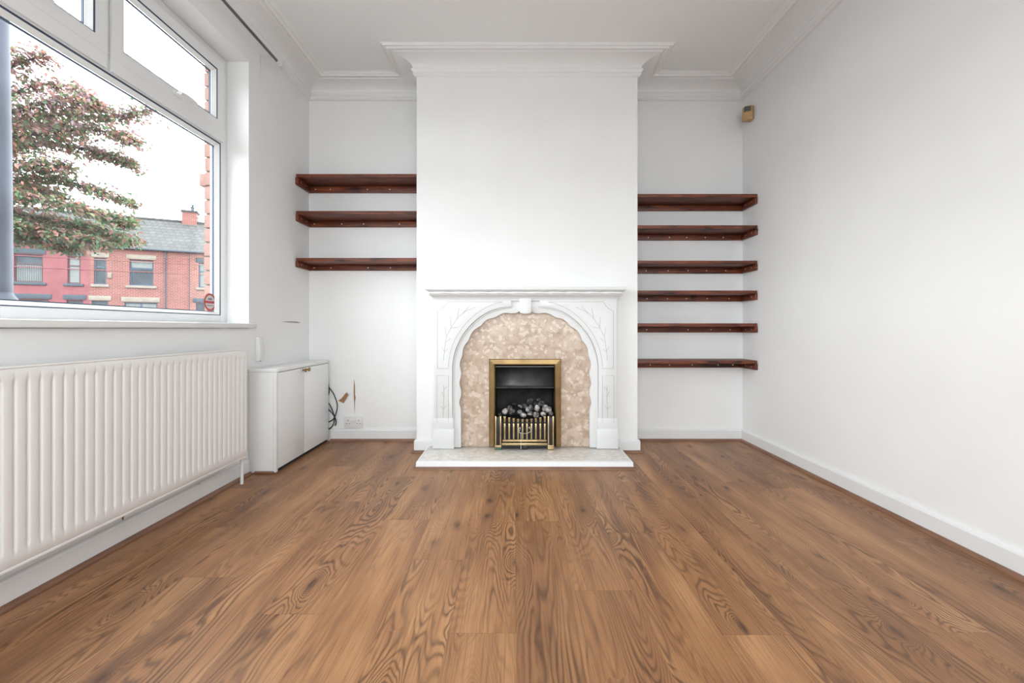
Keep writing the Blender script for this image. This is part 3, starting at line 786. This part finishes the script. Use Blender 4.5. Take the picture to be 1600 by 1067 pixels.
for s in (1, -1):
    left = [(XO, zpl), (XO, ZTOP), (z5(1058, 0)[0], ZTOP)] + arch + [(xi, .262), (xi + .006, .255), (xi + .006, zpl)]
    pnl = MB().prism(mir(left, s), YS, YI + .004).build('carved_panel', SURR, su, bevel=.0035)
    # widened foot of the leg and plinth block
    box('leg_foot', SURR, su, *sorted((CXF + s * (XO - .006), CXF + s * (xi + .008))), YS - .001, YB - .001, zpl, .255, bevel=.003)
    box('plinth_block', SURR, su, *sorted((CXF + s * (XO - .010), CXF + s * (xi + .014))), YS - .012, YB - .001, ZH, zpl + .0, bevel=.002)
    # engraved outlines and twigs as thin raised tubes, groove shade in their grey
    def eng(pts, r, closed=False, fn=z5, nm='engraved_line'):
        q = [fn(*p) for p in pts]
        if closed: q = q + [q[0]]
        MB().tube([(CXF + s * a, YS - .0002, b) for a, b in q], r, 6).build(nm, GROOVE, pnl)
    oc = [(180, 1035), (180, 350), (230, 325), (270, 285), (297, 242), (960, 242)]
    cv = [(960, 242), (895, 254), (800, 290), (680, 355), (560, 455), (470, 560), (400, 670), (350, 790), (320, 920), (308, 1035)]
    cvs = [(v.x, v.y) for v in catmull([(a, b, 0) for a, b in cv], 4)]
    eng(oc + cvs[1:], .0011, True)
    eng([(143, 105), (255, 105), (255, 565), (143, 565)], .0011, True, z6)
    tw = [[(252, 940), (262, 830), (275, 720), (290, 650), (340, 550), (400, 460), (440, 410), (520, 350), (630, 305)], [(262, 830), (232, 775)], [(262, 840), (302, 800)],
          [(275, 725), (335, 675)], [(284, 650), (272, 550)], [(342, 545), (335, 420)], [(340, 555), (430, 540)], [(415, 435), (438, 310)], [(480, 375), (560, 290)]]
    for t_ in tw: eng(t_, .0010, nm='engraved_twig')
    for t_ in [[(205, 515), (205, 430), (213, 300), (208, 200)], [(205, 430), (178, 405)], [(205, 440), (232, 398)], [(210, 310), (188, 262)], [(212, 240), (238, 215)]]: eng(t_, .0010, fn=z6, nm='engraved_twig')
# arch moulding with the scalloped inner edge
sc_pts = [z5(1165, 350, YI), z5(1120, 374, YI), z5(1060, 381, YI), z5(1000, 374, YI), z5(945, 384, YI), z5(890, 414, YI), z5(845, 434, YI), z5(790, 444, YI), z5(740, 478, YI), z5(700, 524, YI), z5(655, 553, YI),
          z5(605, 590, YI), z5(572, 645, YI), z5(550, 700, YI), z5(505, 758, YI), z5(482, 815, YI), z5(476, 880, YI), z5(452, 950, YI), z5(446, 1005, YI), z5(460, 1067, YI)]
sc_pts += [z6(382, 85, YI), z6(376, 125, YI), z6(366, 165, YI), z6(366, 200, YI), z6(378, 245, YI), z6(380, 300, YI), z6(368, 345, YI), z6(362, 378, YI), z6(372, 415, YI), z6(379, 445, YI)]
scl = smooth2(sc_pts, 4)
xin = z6(379, 0, YI)[0]
half = scl + [(xin, .150), (xin, ZH + .0005)]
poly = [(CXF - a, b) for a, b in reversed(half)]          # right side, bottom to top
poly = [(CXF + XO + .004, ZH + .0005)] + [(CXF + XO + .004, ZTOP - .002), (CXF - XO - .004, ZTOP - .002), (CXF - XO - .004, ZH + .0005)] + poly + [(CXF + a, b) for a, b in half]
MB().prism(poly, YI, YM - .0005).build('scalloped_arch', SURR, su, bevel=.004)
# hollow moulding running along the arch between panel and scallop
am = [(CXF + a, YI - .004, b) for a, b in [(q[0] + .007, q[1] - .004) for q in arch]]
for s in (1, -1):
    MB().tube([(CXF + s * (x - CXF), yv, z) for x, yv, z in am] + [(CXF + s * (xi + .006), YI - .004, .19)], .006, 8).build('arch_bead', SURR, su, smooth=True)
# keystone
kz0, kz1 = z5(0, 372)[1], ZTOP
kw = .0405
kp = [(-kw, kz1), (-kw, kz0 + .004), (-kw * .8, kz0 - .002), (-kw * .4, kz0 - .006), (0, kz0 - .0075), (kw * .4, kz0 - .006), (kw * .8, kz0 - .002), (kw, kz0 + .004), (kw, kz1)]
MB().prism([(CXF + a, b) for a, b in kp], YS - .012, YI + .004).build('keystone', SURR, su, bevel=.003)
# mantel shelf
xl_, xr_ = CXF + XO, CXF - XO
rings = [(.0025, 1.066), (.0025, 1.074), (.005, 1.078), (.008, 1.084), (.016, 1.092), (.026, 1.099), (.034, 1.103), (.036, 1.107), (.030, 1.1075), (.030, 1.128), (.040, 1.1285), (.049, 1.133), (.055, 1.140), (.056, 1.154), (.054, 1.156)]
vs = []; fs = []
for p, z in rings: vs += [(xl_ - p, YB - .001, z), (xl_ - p, YS - p, z), (xr_ + p, YS - p, z), (xr_ + p, YB - .001, z)]
for i in range(len(rings) - 1):
    for k in range(4): fs.append((i * 4 + k, i * 4 + (k + 1) % 4, i * 4 + 4 + (k + 1) % 4, i * 4 + 4 + k))
fs += [(0, 1, 2, 3), tuple(len(vs) - 4 + k for k in range(4))]
mant = MB().add(vs, fs).build('mantel_shelf', SURR, su, smooth=True, angle=35)
# rope moulding on the mantel frieze
vs = []; fs = []; nx, nt_ = 360, 12; R_ = .0098
for i in range(nx + 1):
    x = xl_ - .028 + (xr_ - xl_ + .056) * i / nx
    for k in range(nt_):
        a = 2 * PI * k / nt_; r = R_ * (1 + .42 * abs(math.sin(a - (x * 2 * PI / .256))) - .25)
        vs.append((x, YS - .031 + r * math.cos(a), 1.1178 + r * math.sin(a)))
for i in range(nx):
    for k in range(nt_): fs.append((i * nt_ + k, i * nt_ + (k + 1) % nt_, (i + 1) * nt_ + (k + 1) % nt_, (i + 1) * nt_ + k))
fs += [tuple(range(nt_)), tuple(nx * nt_ + k for k in range(nt_ - 1, -1, -1))]
MB().add(vs, fs).build('rope_moulding', SURR, mant, smooth=True, angle=60)
# side cheeks of the surround back to the wall
for s in (1, -1):
    box('side_cheek', SURR, su, *sorted((CXF + s * (XO + .001), CXF + s * (XO + .03))), YS + .006, YB - .001, ZH, ZTOP, bevel=.001)
# marble back panel
mp = MB(); holed(mp, CXF - .50, CXF + .50, ZH, 1.06, [(-.135, .291, ZH - .01, .622)], YM, YB - .001, lambda a, b, h: (a, h, b))
weld(mp.build('marble_back_panel', MARBLE, su))

# ---- gas-effect fire: frame, box, fret
fi = thing('inset_fire', 'brass framed inset fire with black interior and barred fret', 'fire', (.077, YM, ZH))
FXo0, FXo1, FZo = -.1735, .3285, .661
pth = [(FXo0, ZH + .002), (FXo0, FZo), (FXo1, FZo), (FXo1, ZH + .002)]
bp_ = [(0, YM - .0006), (0, YM - .012), (.004, YM - .017), (.034, YM - .021), (.041, YM - .016), (.0455, YM - .004), (.0455, YM + .02), (.040, YM + .02), (.036, YM - .0006)]
sweep(MB(), pth, [(p, h) for p, h in bp_], lambda a, b, h: (a, h, b)).build('brass_frame', BRASSM, fi, bevel=0)
ix0, ix1, iz1 = -.130, .286, .617
YF = 3.46
fb = MB()
fb.box(ix0 - .004, ix0, YM + .001, YF, ZH, iz1); fb.box(ix1, ix1 + .004, YM + .001, YF, ZH, iz1)
fb.box(ix0, ix1, YF - .004, YF, ZH, iz1); fb.box(ix0 - .004, ix1 + .004, YM + .001, YF, iz1, iz1 + .004); fb.box(ix0, ix1, YM + .001, YF, ZH - .0005, ZH + .004)
fb.build('fire_box', BLACKM, fi)
# fire-back and hood
MB().add([(ix0 + .004, YF - .1, .13), (ix1 - .004, YF - .1, .13), (ix1 - .004, YF - .09, .50), (ix0 + .004, YF - .09, .50), (ix0 + .004, YF - .085, .13), (ix1 - .004, YF - .085, .13), (ix1 - .004, YF - .075, .50), (ix0 + .004, YF - .075, .50)],
         [(0, 1, 2, 3), (4, 7, 6, 5), (0, 4, 5, 1), (1, 5, 6, 2), (2, 6, 7, 3), (3, 7, 4, 0)]).build('fire_back', SOOT, fi)
hs = []
for i in range(9):
    t_ = i / 8; hs.append((YM + .03 + .10 * (t_ ** 1.6), .458 + .148 * t_))
vs = [(x, yv, z) for yv, z in hs for x in (ix0 + .002, ix1 - .002)]
hd = MB().add(vs, [(2 * i, 2 * i + 1, 2 * i + 3, 2 * i + 2) for i in range(8)]).build('hood', HOODM, fi, smooth=True)
so_ = hd.modifiers.new('thickness', 'SOLIDIFY'); so_.thickness = .003
box('hood_lip', BLACKM, fi, ix0 + .002, ix1 - .002, YM + .024, YM + .031, .452, .460)
box('top_trim', CHROME, fi, ix0 + .002, ix1 - .002, YM + .004, YM + .010, .604, .608)
# fuel tray
box('fuel_bed', BLACKM, fi, ix0 + .01, ix1 - .01, YM - .02, YF - .11, .10, .238, bevel=.006)
# fret
YT = 3.112
fret = MB().box(-.130, .273, YT + .008, YT + .012, .090, .250).build('fret_back_plate', DARK, fi)
for (a0, a1, gm) in ((-.1300, -.0860, VERDI), (.2300, .2735, BRASSP)):
    ps = box('fret_post', BLACKM, fi, a0, a1, YT - .004, YT + .014, ZH + .026, .270, bevel=.002)
    for xa in (a0, a1 - .0105):
        box('brass_strip', BRASSP, ps, xa, xa + .0105, YT - .010, YT - .0041, ZH + .03, .2765, bevel=.002)
    box('post_foot', BRASSP, ps, a0 - .001, a1 + .001, YT - .012, YT + .010, ZH + .016, ZH + .030, bevel=.002)
    box('post_foot', gm, ps, a0 + .0, a1 - .0, YT - .012, YT + .010, ZH + .0003, ZH + .0155, bevel=.002)
for i in range(10):
    x = -.063 + i * .03045
    MB().add([(x - .0055, YT - .004, .117), (x + .0055, YT - .004, .117), (x + .0065, YT - .004, .226), (x - .0065, YT - .004, .226),
              (x - .0055, YT + .0075, .117), (x + .0055, YT + .0075, .117), (x + .0065, YT + .0075, .226), (x - .0065, YT + .0075, .226)],
             [(0, 1, 2, 3), (4, 7, 6, 5), (0, 4, 5, 1), (1, 5, 6, 2), (2, 6, 7, 3), (3, 7, 4, 0)]).build('fret_bar', BRASSP, fi, bevel=.002)
    zt = .256 + .018 * ((i - 4.5) / 4.5) ** 2
    MB().add([(x - .0045, YT - .006, .2315), (x + .0045, YT - .006, .2315), (x + .0090, YT - .010, zt), (x - .0090, YT - .010, zt),
              (x - .0045, YT + .0075, .2315), (x + .0045, YT + .0075, .2315), (x + .0090, YT + .0075, zt), (x - .0090, YT + .0075, zt)],
             [(0, 1, 2, 3), (4, 7, 6, 5), (0, 4, 5, 1), (1, 5, 6, 2), (2, 6, 7, 3), (3, 7, 4, 0)]).build('fret_finial', BRASSP, fi, bevel=.0015)
box('cross_rail', BLACKM, fi, -.085, .229, YT - .009, YT + .002, .2265, .2312)
box('bottom_rail', BRASSP, fi, -.078, .223, YT - .012, YT + .0, .1005, .1155, bevel=.003)
box('bottom_rail', BRASSP, fi, -.083, .228, YT - .020, YT + .0, .078, .0945, bevel=.004)
box('centre_foot', BLACKM, fi, .058, .090, YT - .008, YT + .02, ZH + .0003, .076, bevel=.002)
box('ash_shadow_pan', BLACKM, fi, -.085, .228, YT + .02, YM + .02, ZH + .006, .088)  # black ash pan, also standing for the shadow under the fret
sw = [W(px, py, YT - .012) for px, py in [(809.5, 672), (811.5, 669), (813, 668), (812.8, 671), (811, 674), (812, 676), (818, 677.2), (824, 676.6), (828.5, 674.5), (830, 672), (828, 669.5), (826.5, 668), (829, 666.8), (831, 669)]]
MB().tube(catmull(sw, 5), .0016, 6).build('swag_ornament', STEEL, fi, smooth=True)
sc2 = MB().tube([W(813.8, 675, YT - .0145), W(813.9, 688, YT - .025), W(814, 701.3, YT - .022)], .0016, 6).build('pull_string', CORD, fi, smooth=True)

# ---- coals: every lump its own object
def lump(seed, rx, ry, rz):
    rnd = random.Random(seed); bm = bmesh.new(); bmesh.ops.create_icosphere(bm, subdivisions=2, radius=1)
    dirs = [(Vector((rnd.uniform(-1, 1), rnd.uniform(-1, 1), rnd.uniform(-1, 1))).normalized(), rnd.uniform(.62, .86)) for _ in range(9)]
    for v in bm.verts:
        for d, h in dirs:
            q = v.co.dot(d)
            if q > h: v.co -= d * (q - h)
        v.co *= rnd.uniform(.96, 1.04)
        v.co = Vector((v.co.x * rx, v.co.y * ry, v.co.z * rz))
    me = bpy.data.meshes.new('coal')
    for f in bm.faces: f.smooth = True
    bm.to_mesh(me); bm.free(); me.materials.append(COAL); return me
lm_ = [lump(i, .027, .024, .021) for i in range(6)]
# positions read in the fire: x, depth, height, size
cs = [(789.5, 646, 3.17, 1.15, 'rounded'), (800, 646, 3.165, 1.15, ''), (813.5, 638, 3.21, 1.05, ''), (812, 647, 3.165, .9, ''), (828.5, 630, 3.26, 1.35, ''), (839, 640, 3.2, 1.0, ''),
      (837, 633.5, 3.25, .8, ''), (846, 634, 3.23, 1.15, ''), (852, 641, 3.18, 1.15, ''), (857, 643, 3.165, 1.0, ''), (825, 643, 3.18, .85, ''), (829, 649, 3.16, .95, ''), (818, 650.5, 3.155, 1.0, ''),
      (838, 650.5, 3.155, 1.0, ''), (805, 634, 3.27, .85, ''), (842, 628, 3.3, .8, ''), (797, 640, 3.24, .9, ''), (781.8, 650, 3.20, .65, ''), (849, 650, 3.155, .9, ''), (861, 648, 3.17, .9, ''), (820, 637, 3.24, .9, ''), (829, 640, 3.22, 1.0, '')]
for i, (px, py, Y, s, _) in enumerate(cs):
    o = bpy.data.objects.new('coal', lm_[i % 6]); COL.objects.link(o)
    o.location = W(px, py - 2.5, Y); o.rotation_euler = (random.uniform(0, 6), random.uniform(0, 6), random.uniform(0, 6)); o.scale = (s * .95,) * 3
    tag(o, 'ash grey ceramic coal lump heaped behind the brass fret', 'coal', 'ceramic coals in the fire')

# ================================================================== ON THE WINDOW AND OUTSIDE
# ---- round sticker on the pane
yS, zS, xS = 2.626, 1.026, FX - .0235
st = thing('window_sticker', 'small round red and white sticker in the window corner', 'sticker', (xS, yS, zS))
def disc(r0, r1, xa, mat, nm, a0=0, a1=2 * PI):
    n = 40; vs = []; fs = []
    for i in range(n + 1):
        a = a0 + (a1 - a0) * i / n
        for r in (r0, r1): vs += [(xa, yS + r * math.cos(a), zS + r * math.sin(a)), (xa + .0003, yS + r * math.cos(a), zS + r * math.sin(a))]
    for i in range(n):
        b = i * 4; c_ = b + 4
        fs += [(b, b + 2, c_ + 2, c_), (b + 1, c_ + 1, c_ + 3, b + 3), (b, c_, c_ + 1, b + 1), (b + 2, b + 3, c_ + 3, c_ + 2)]
    return MB().add(vs, fs).build(nm, mat, st)
disc(.0005, .041, xS, STWHT, 'white_face'); disc(.040, .052, xS + .0001, STRED, 'red_ring')
box('red_band', STRED, st, xS + .0003, xS + .0006, yS - .044, yS + .044, zS - .007, zS + .007)
for k, zz, hw in ((0, .018, .018), (1, -.019, .028)):
    for j in range(5 if k else 4):
        yy = yS - hw + 2 * hw * (j + .5) / (5 if k else 4)
        box('print_mark', STTXT, st, xS + .0003, xS + .0005, yy - .004, yy + .004, zS + zz - (.003 if k else .005), zS + zz + (.003 if k else .005))

# ---- lamp post in the street
lp = thing('lamp_post', 'grey galvanised street lamp post close outside the window', 'lamp post', (-3.64, 3.2, -.36))
LPX, LPY = -3.64, 3.2
MB().lathe([(.130, -.36), (.130, 1.02), (.126, 1.05), (.118, 1.068), (.086, 1.115), (.083, 1.13)], (LPX, LPY, 0), n=32).build('base_column', GALV, lp, smooth=True)
MB().lathe([(.083, 1.13), (.078, 2.0), (.062, 3.2), (.05, 5.0), (.045, 6.0)], (LPX, LPY, 0), n=32).build('shaft', GALV, lp, smooth=True)
MB().tube([(LPX, LPY, 6.0), (LPX - .3, LPY, 6.3), (LPX - 1.0, LPY, 6.4)], .03, 10).build('lamp_arm', GALV, lp, smooth=True)
box('lamp_head', GALV, lp, LPX - 1.5, LPX - .95, LPY - .12, LPY + .12, 6.34, 6.48, bevel=.03)

# ---- terraced houses across the street (placed in the frame of their own street line)
K = 1.35
HROT = math.atan2(.430, .903)
HM = Matrix.Translation((-14.8 * K, 19 * K, 0)) @ Matrix.Rotation(HROT, 4, 'Z')
def hz(z): return .875 + (z - .875) * K
GZ = -.42
def house(label, t0, t1, brick, chimney=None, pipe=None):
    h = thing('terraced_house', label, 'house')
    h.matrix_basis = HM
    return h
def hpart(mb, name, mat, par, bevel=0, smooth=False):
    """geometry given in street coordinates (t, depth behind the facade, z)"""
    me_o = mb.build(name, mat, None, bevel=bevel, smooth=smooth); me_o.parent = par; return me_o
def hbox(name, mat, par, *b, bevel=0): return hpart(MB().box(*b), name, mat, par, bevel)
EAVE = hz(4.16); RIDGE = 7.75; RD = 4.05
def build_house(label, t0, t1, brick, wins, doors=(), frame=HFRB):
    h = house(label, t0, t1, brick)
    holes = [(a * K, b * K, hz(c_), hz(d)) for (a, b, c_, d, *_r) in wins]
    mb = holed(MB(), t0 * K, t1 * K, GZ, EAVE - .02, holes, 0, .25, lambda a, b, hh: (a, hh, b))
    fw = hpart(mb, 'facade', brick, h); weld(fw)
    hbox('rear_walls', brick, h, t0 * K, t1 * K, .9, 2 * RD, GZ, EAVE - .05)
    # roof
    rf = MB(); a0, a1 = t0 * K, t1 * K
    vs = [(a0, -.18, EAVE), (a1, -.18, EAVE), (a1, RD, RIDGE), (a0, RD, RIDGE), (a0, 2 * RD, EAVE), (a1, 2 * RD, EAVE)]
    rf.add(vs, [(0, 1, 2, 3), (3, 2, 5, 4), (0, 3, 4), (1, 5, 2), (0, 4, 5, 1)])
    rf_o = hpart(rf, 'roof', SLATE, h)
    hpart(MB().tube([(a0, RD, RIDGE + .02), (a1, RD, RIDGE + .02)], .09, 8), 'ridge_tile', SLATE, rf_o)
    hbox('gutter', GUTT, h, a0, a1, -.27, -.16, EAVE - .10, EAVE + .0, bevel=.02)
    for (a, b, c_, d, fm, lm2, slm, blind, split, lw, sw_) in wins:
        A, B_, C_, D = a * K, b * K, hz(c_), hz(d); fwid = .07
        f = MB()
        for bx in ((A, A + fwid, C_, D), (B_ - fwid, B_, C_, D), (A + fwid, B_ - fwid, C_, C_ + fwid), (A + fwid, B_ - fwid, D - fwid, D)): f.box(bx[0], bx[1], .08, .15, bx[2], bx[3])
        if split == 'h':
            zs = C_ + (D - C_) * .66; f.box(A + fwid, B_ - fwid, .07, .15, zs - .035, zs + .035)
        if split == 'v':
            zs = (A + B_) / 2; f.box(zs - .04, zs + .04, .07, .15, C_ + fwid, D - fwid)
        fo = hpart(f, 'window', fm, h)
        hbox('pane', HGLASS, fo, A + fwid, B_ - fwid, .11, .13, C_ + fwid, D - fwid)
        if blind == 'strips':
            n = 14; ww = (B_ - A - 2 * fwid) / n
            for i in range(n): hbox('blind_slat', BLIND, fo, A + fwid + i * ww + ww * .2, A + fwid + i * ww + ww * .78, .095, .105, C_ + fwid, C_ + (D - C_) * .63)
        elif blind == 'full':
            hbox('blind', BLIND, fo, A + fwid, B_ - fwid, .095, .105, C_ + fwid, D - fwid)
        elif blind == 'half':
            hbox('blind', BLIND, fo, A + fwid, B_ - fwid, .095, .105, C_ + (D - C_) * .70, D - fwid)
        if lw: hbox('lintel', lm2, h, (a - lw) * K, (b + lw) * K, -.03, .2, D + .03, hz(d + .19) + .03, bevel=.01)
        if sw_: hbox('sill', slm, h, (a - sw_) * K, (b + sw_) * K, -.08, .2, hz(c_ - .10), C_, bevel=.01)
        hbox('room_dark_sheet', DARK, fo, A, B_, .26, .30, C_, D)  # dark sheet standing for the unlit room behind the pane
    return h
UP, UB = 3.69, 2.63
h1 = build_house('pink painted terraced house with maroon window frames across the street', -8.2, -2.24, HB_PINK,
    [(-4.42, -3.61, UB, UP, HFRM, LINTD, LINTD, 'strips', 'h', .08, .10), (-2.90, -2.51, UB, UP, HFRM, LINTD, LINTD, 'full', 'h', .07, .10),
     (-4.40, -3.44, .95, 1.98, HFRM, LINTD, LINTD, 'full', None, .08, .08), (-2.93, -2.43, -.5, 1.98, HFRM, LINTD, LINTD, None, None, .09, 0),
     (-6.9, -6.1, UB, UP, HFRM, LINTD, LINTD, 'full', 'h', .08, .10)])
h2 = build_house('red brick terraced house with cream lintels and blue-grey windows across the street', -2.24, 1.05, HB_RED,
    [(-2.10, -1.72, UB, UP, HFRB, LINTC, LINTC, None, 'h', .09, .09), (-.99, -.20, UB, UP, HFRB, LINTC, LINTC, 'half', 'h', .09, .12),
     (-2.18, -1.66, -.5, 1.97, HFRB, LINTC, LINTC, None, None, .09, 0), (-1.16, -.07, .95, 1.94, HFRB, LINTC, LINTC, 'half', 'v', .09, .08)])
h3 = build_house('weathered brick terraced house at the right edge of the window view', 1.05, 6.5, HB_RED2,
    [(1.36, 1.85, UB, UP, HFRB, LINTD, LINTC, 'full', 'h', .10, .10), (1.26, 1.82, -.5, 1.96, HFRB, LINTD, LINTC, None, None, .10, 0), (3.0, 3.8, UB, UP, HFRB, LINTD, LINTC, None, 'h', .1, .1)])
h4 = build_house('red brick terraced house further along the row beyond the pink one', -13.2, -8.2, HB_RED2,
    [(-12.4, -11.6, UB, UP, HFRB, LINTC, LINTC, 'half', 'h', .09, .10), (-10.2, -9.4, UB, UP, HFRB, LINTC, LINTC, 'full', 'h', .09, .10),
     (-12.4, -11.5, .95, 1.96, HFRB, LINTC, LINTC, 'half', 'v', .09, .08), (-10.1, -9.6, -.5, 1.96, HFRB, LINTC, LINTC, None, None, .09, 0)])
# rows of raised string-course bricks, down-pipe, alarm box, chimney
for h, a, b in ((h1, -8.2, -2.24), (h2, -2.24, 1.05), (h3, 1.05, 6.5)):
    bm_ = {h1: HB_PINK, h2: HB_RED, h3: HB_RED2}[h]
    for z in (3.20, 3.62): hbox('string_course', GUTT if z == 9 else bm_, h, a * K, b * K, -.018, .0, hz(z) - .02, hz(z) + .02)
hpart(MB().tube([(.21 * K, -.06, EAVE - .1), (.21 * K, -.06, GZ)], .035, 8), 'down_pipe', GUTT, h2)
hpart(MB().tube([(1.03 * K, -.02, EAVE - .1), (1.03 * K, -.02, GZ)], .012, 6), 'wall_cable', GUTT, h2)
hbox('alarm_box', LINTC, h2, -1.68 * K, -1.55 * K, -.07, .0, hz(2.89), hz(3.11), bevel=.02)
# chimney on the ridge at the party wall
cs0, cs1 = 0.34, 1.12
st_ = hbox('chimney_stack', HB_RED, h2, cs0, cs1, RD - .35, RD + .35, RIDGE - .45, RIDGE + .60)
hbox('chimney_cap', SLATE, st_, cs0 - .06, cs1 + .06, RD - .41, RD + .41, RIDGE + .60, RIDGE + .72)
hbox('chimney_flashing', BLIND, st_, cs0 - .05, cs1 + .05, RD - .40, RD - .35, RIDGE - .42, RIDGE - .26)
hpart(MB().lathe([(.10, RIDGE + .72), (.09, RIDGE + .95), (.14, RIDGE + .97), (.14, RIDGE + 1.0), (.05, RIDGE + 1.04), (.05, RIDGE + 1.1), (.13, RIDGE + 1.12), (.1, RIDGE + 1.16)], ((cs0 + cs1) / 2 + .12, RD, 0), n=12), 'chimney_cowl', GUTT, st_, smooth=True)
ae = MB(); ax = cs1 + .1
ae.tube([(ax, RD - .3, RIDGE - .1), (ax + .1, RD - .3, RIDGE + .75)], .02, 6)
ae.tube([(ax - .3, RD - .3, RIDGE + .35), (ax + .5, RD - .3, RIDGE + .1)], .018, 6)
for i in range(6): ae.tube([(ax - .25 + i * .13, RD - .5, RIDGE + .33 - i * .04), (ax - .25 + i * .13, RD - .1, RIDGE + .33 - i * .04)], .012, 5)
hpart(ae, 'tv_aerial', GUTT, st_)

# ---- street tree in autumn colour
TX, TY = -10.9, 8.3
tr_ = thing('street_tree', 'autumn street tree with green and rust leaves outside the window', 'tree', (TX, TY, -.42))
MB().tube(catmull([(TX, TY, -.42), (TX + .05, TY, 1.2), (TX - .05, TY + .05, 2.8), (TX + .05, TY, 4.4), (TX, TY, 6.4), (TX + .1, TY, 7.6)], 4), [.20 - .0085 * i for i in range(21)], 12).build('trunk', BARK, tr_, smooth=True)
def TW(px, py, Y): return Vector(((px - 803) / 711.1 * Y, Y, .875 - (py - 513) / 711.1 * Y))
limbs = [  # start height at trunk, points (px, py), depth, spread, density
    (5.6, [(0, 105), (40, 95), (72, 84)], 8.0, .10, .55),
    (5.3, [(0, 150), (60, 132), (128, 140)], 8.3, .13, .9),
    (5.0, [(0, 175), (70, 160), (135, 158), (150, 166)], 7.6, .16, 1.0),
    (4.7, [(0, 190), (90, 178), (165, 184), (232, 172)], 8.1, .15, 1.0),
    (4.4, [(0, 215), (80, 205), (160, 205), (212, 222)], 7.8, .17, 1.15),
    (4.2, [(0, 232), (70, 226), (130, 232), (175, 246), (210, 258)], 8.5, .15, 1.1),
    (3.9, [(0, 262), (60, 256), (110, 262)], 7.7, .16, 1.0),
    (3.6, [(0, 285), (70, 278), (140, 294), (205, 318)], 8.2, .13, 1.1),
    (3.2, [(0, 310), (60, 312), (120, 326), (175, 340), (206, 350)], 7.7, .15, 1.1),
    (2.9, [(0, 335), (60, 340), (120, 352), (160, 362), (200, 378)], 8.3, .14, 1.2),
    (2.7, [(0, 352), (60, 358), (110, 370), (165, 382)], 7.8, .12, 1.2),
    (2.5, [(0, 368), (50, 372), (90, 382), (110, 388)], 8.2, .10, 1.0),
    (4.9, [(0, 200), (50, 196), (110, 196)], 8.8, .2, 1.0), (3.4, [(0, 300), (50, 295), (100, 305)], 8.8, .18, 1.0),
]
lf = MB(); rnd = random.Random(3)
def leaf(p, d, size):
    d = d.normalized(); side = d.cross(Vector((rnd.uniform(-.6, .6), rnd.uniform(-.6, .6), 1))).normalized(); nn = side.cross(d)
    wd = size * .30; fold = nn * size * .10
    v = [p, p + d * size * .42 + side * wd + fold, p + d * size * .45, p + d * size * .42 - side * wd + fold, p + d * size - nn * size * .08]
    lf.add(v, [(0, 1, 2), (0, 2, 3), (1, 4, 2), (2, 4, 3)])
allb = [([Vector((TX, TY, z0))] + [TW(px, py, Y) for px, py in pp], spread, dens) for z0, pp, Y, spread, dens in limbs]
for k in range(12):        # the rest of the crown, away from the window
    a = PI * (.55 + .9 * k / 11); z0 = 2.8 + .33 * k; ln = 2.6 - .12 * k; c_, s_ = math.cos(a), math.sin(a)
    allb.append(([Vector((TX, TY, z0)), Vector((TX + c_ * ln * .4, TY + s_ * ln * .4, z0 + .3)), Vector((TX + c_ * ln * .75, TY + s_ * ln * .75, z0 + .35)), Vector((TX + c_ * ln, TY + s_ * ln, z0 + .2))], .15, .8))
for pts, spread, dens in allb:
    cv = catmull(pts, 8); n = len(cv)
    MB().tube(cv, [.045 * (1 - i / n) + .006 for i in range(n)], 6).build('branch', BARK, tr_, smooth=True)
    tw_ = []
    for i in range(4, n):
        fr_ = i / n
        for _ in range(4):
            a = cv[i]; b = a + Vector((rnd.uniform(-.12, .20), rnd.uniform(-.5, .5), rnd.uniform(-.15, .13))) * (1.1 - .5 * fr_)
            tw_.append((a, b))
    tm = MB()
    for a, b in tw_: tm.tube([a, (a + b) / 2 + Vector((0, 0, .02)), b], [.007, .005, .003], 5)
    tm.build('twigs', BARK, tr_)
    for a, b in tw_:
        cnt = int(15 * dens)
        for _ in range(cnt):
            t_ = rnd.uniform(.1, 1.05); p = a.lerp(b, t_) + Vector((rnd.gauss(0, .05), rnd.gauss(0, .06), rnd.gauss(0, spread * .35)))
            d = Vector((rnd.uniform(-.2, 1), rnd.uniform(-.7, .7), rnd.uniform(-.75, .15)))
            leaf(p, d, rnd.uniform(.06, .105))
tag(lf.build('foliage', LEAF, tr_), kind='stuff')
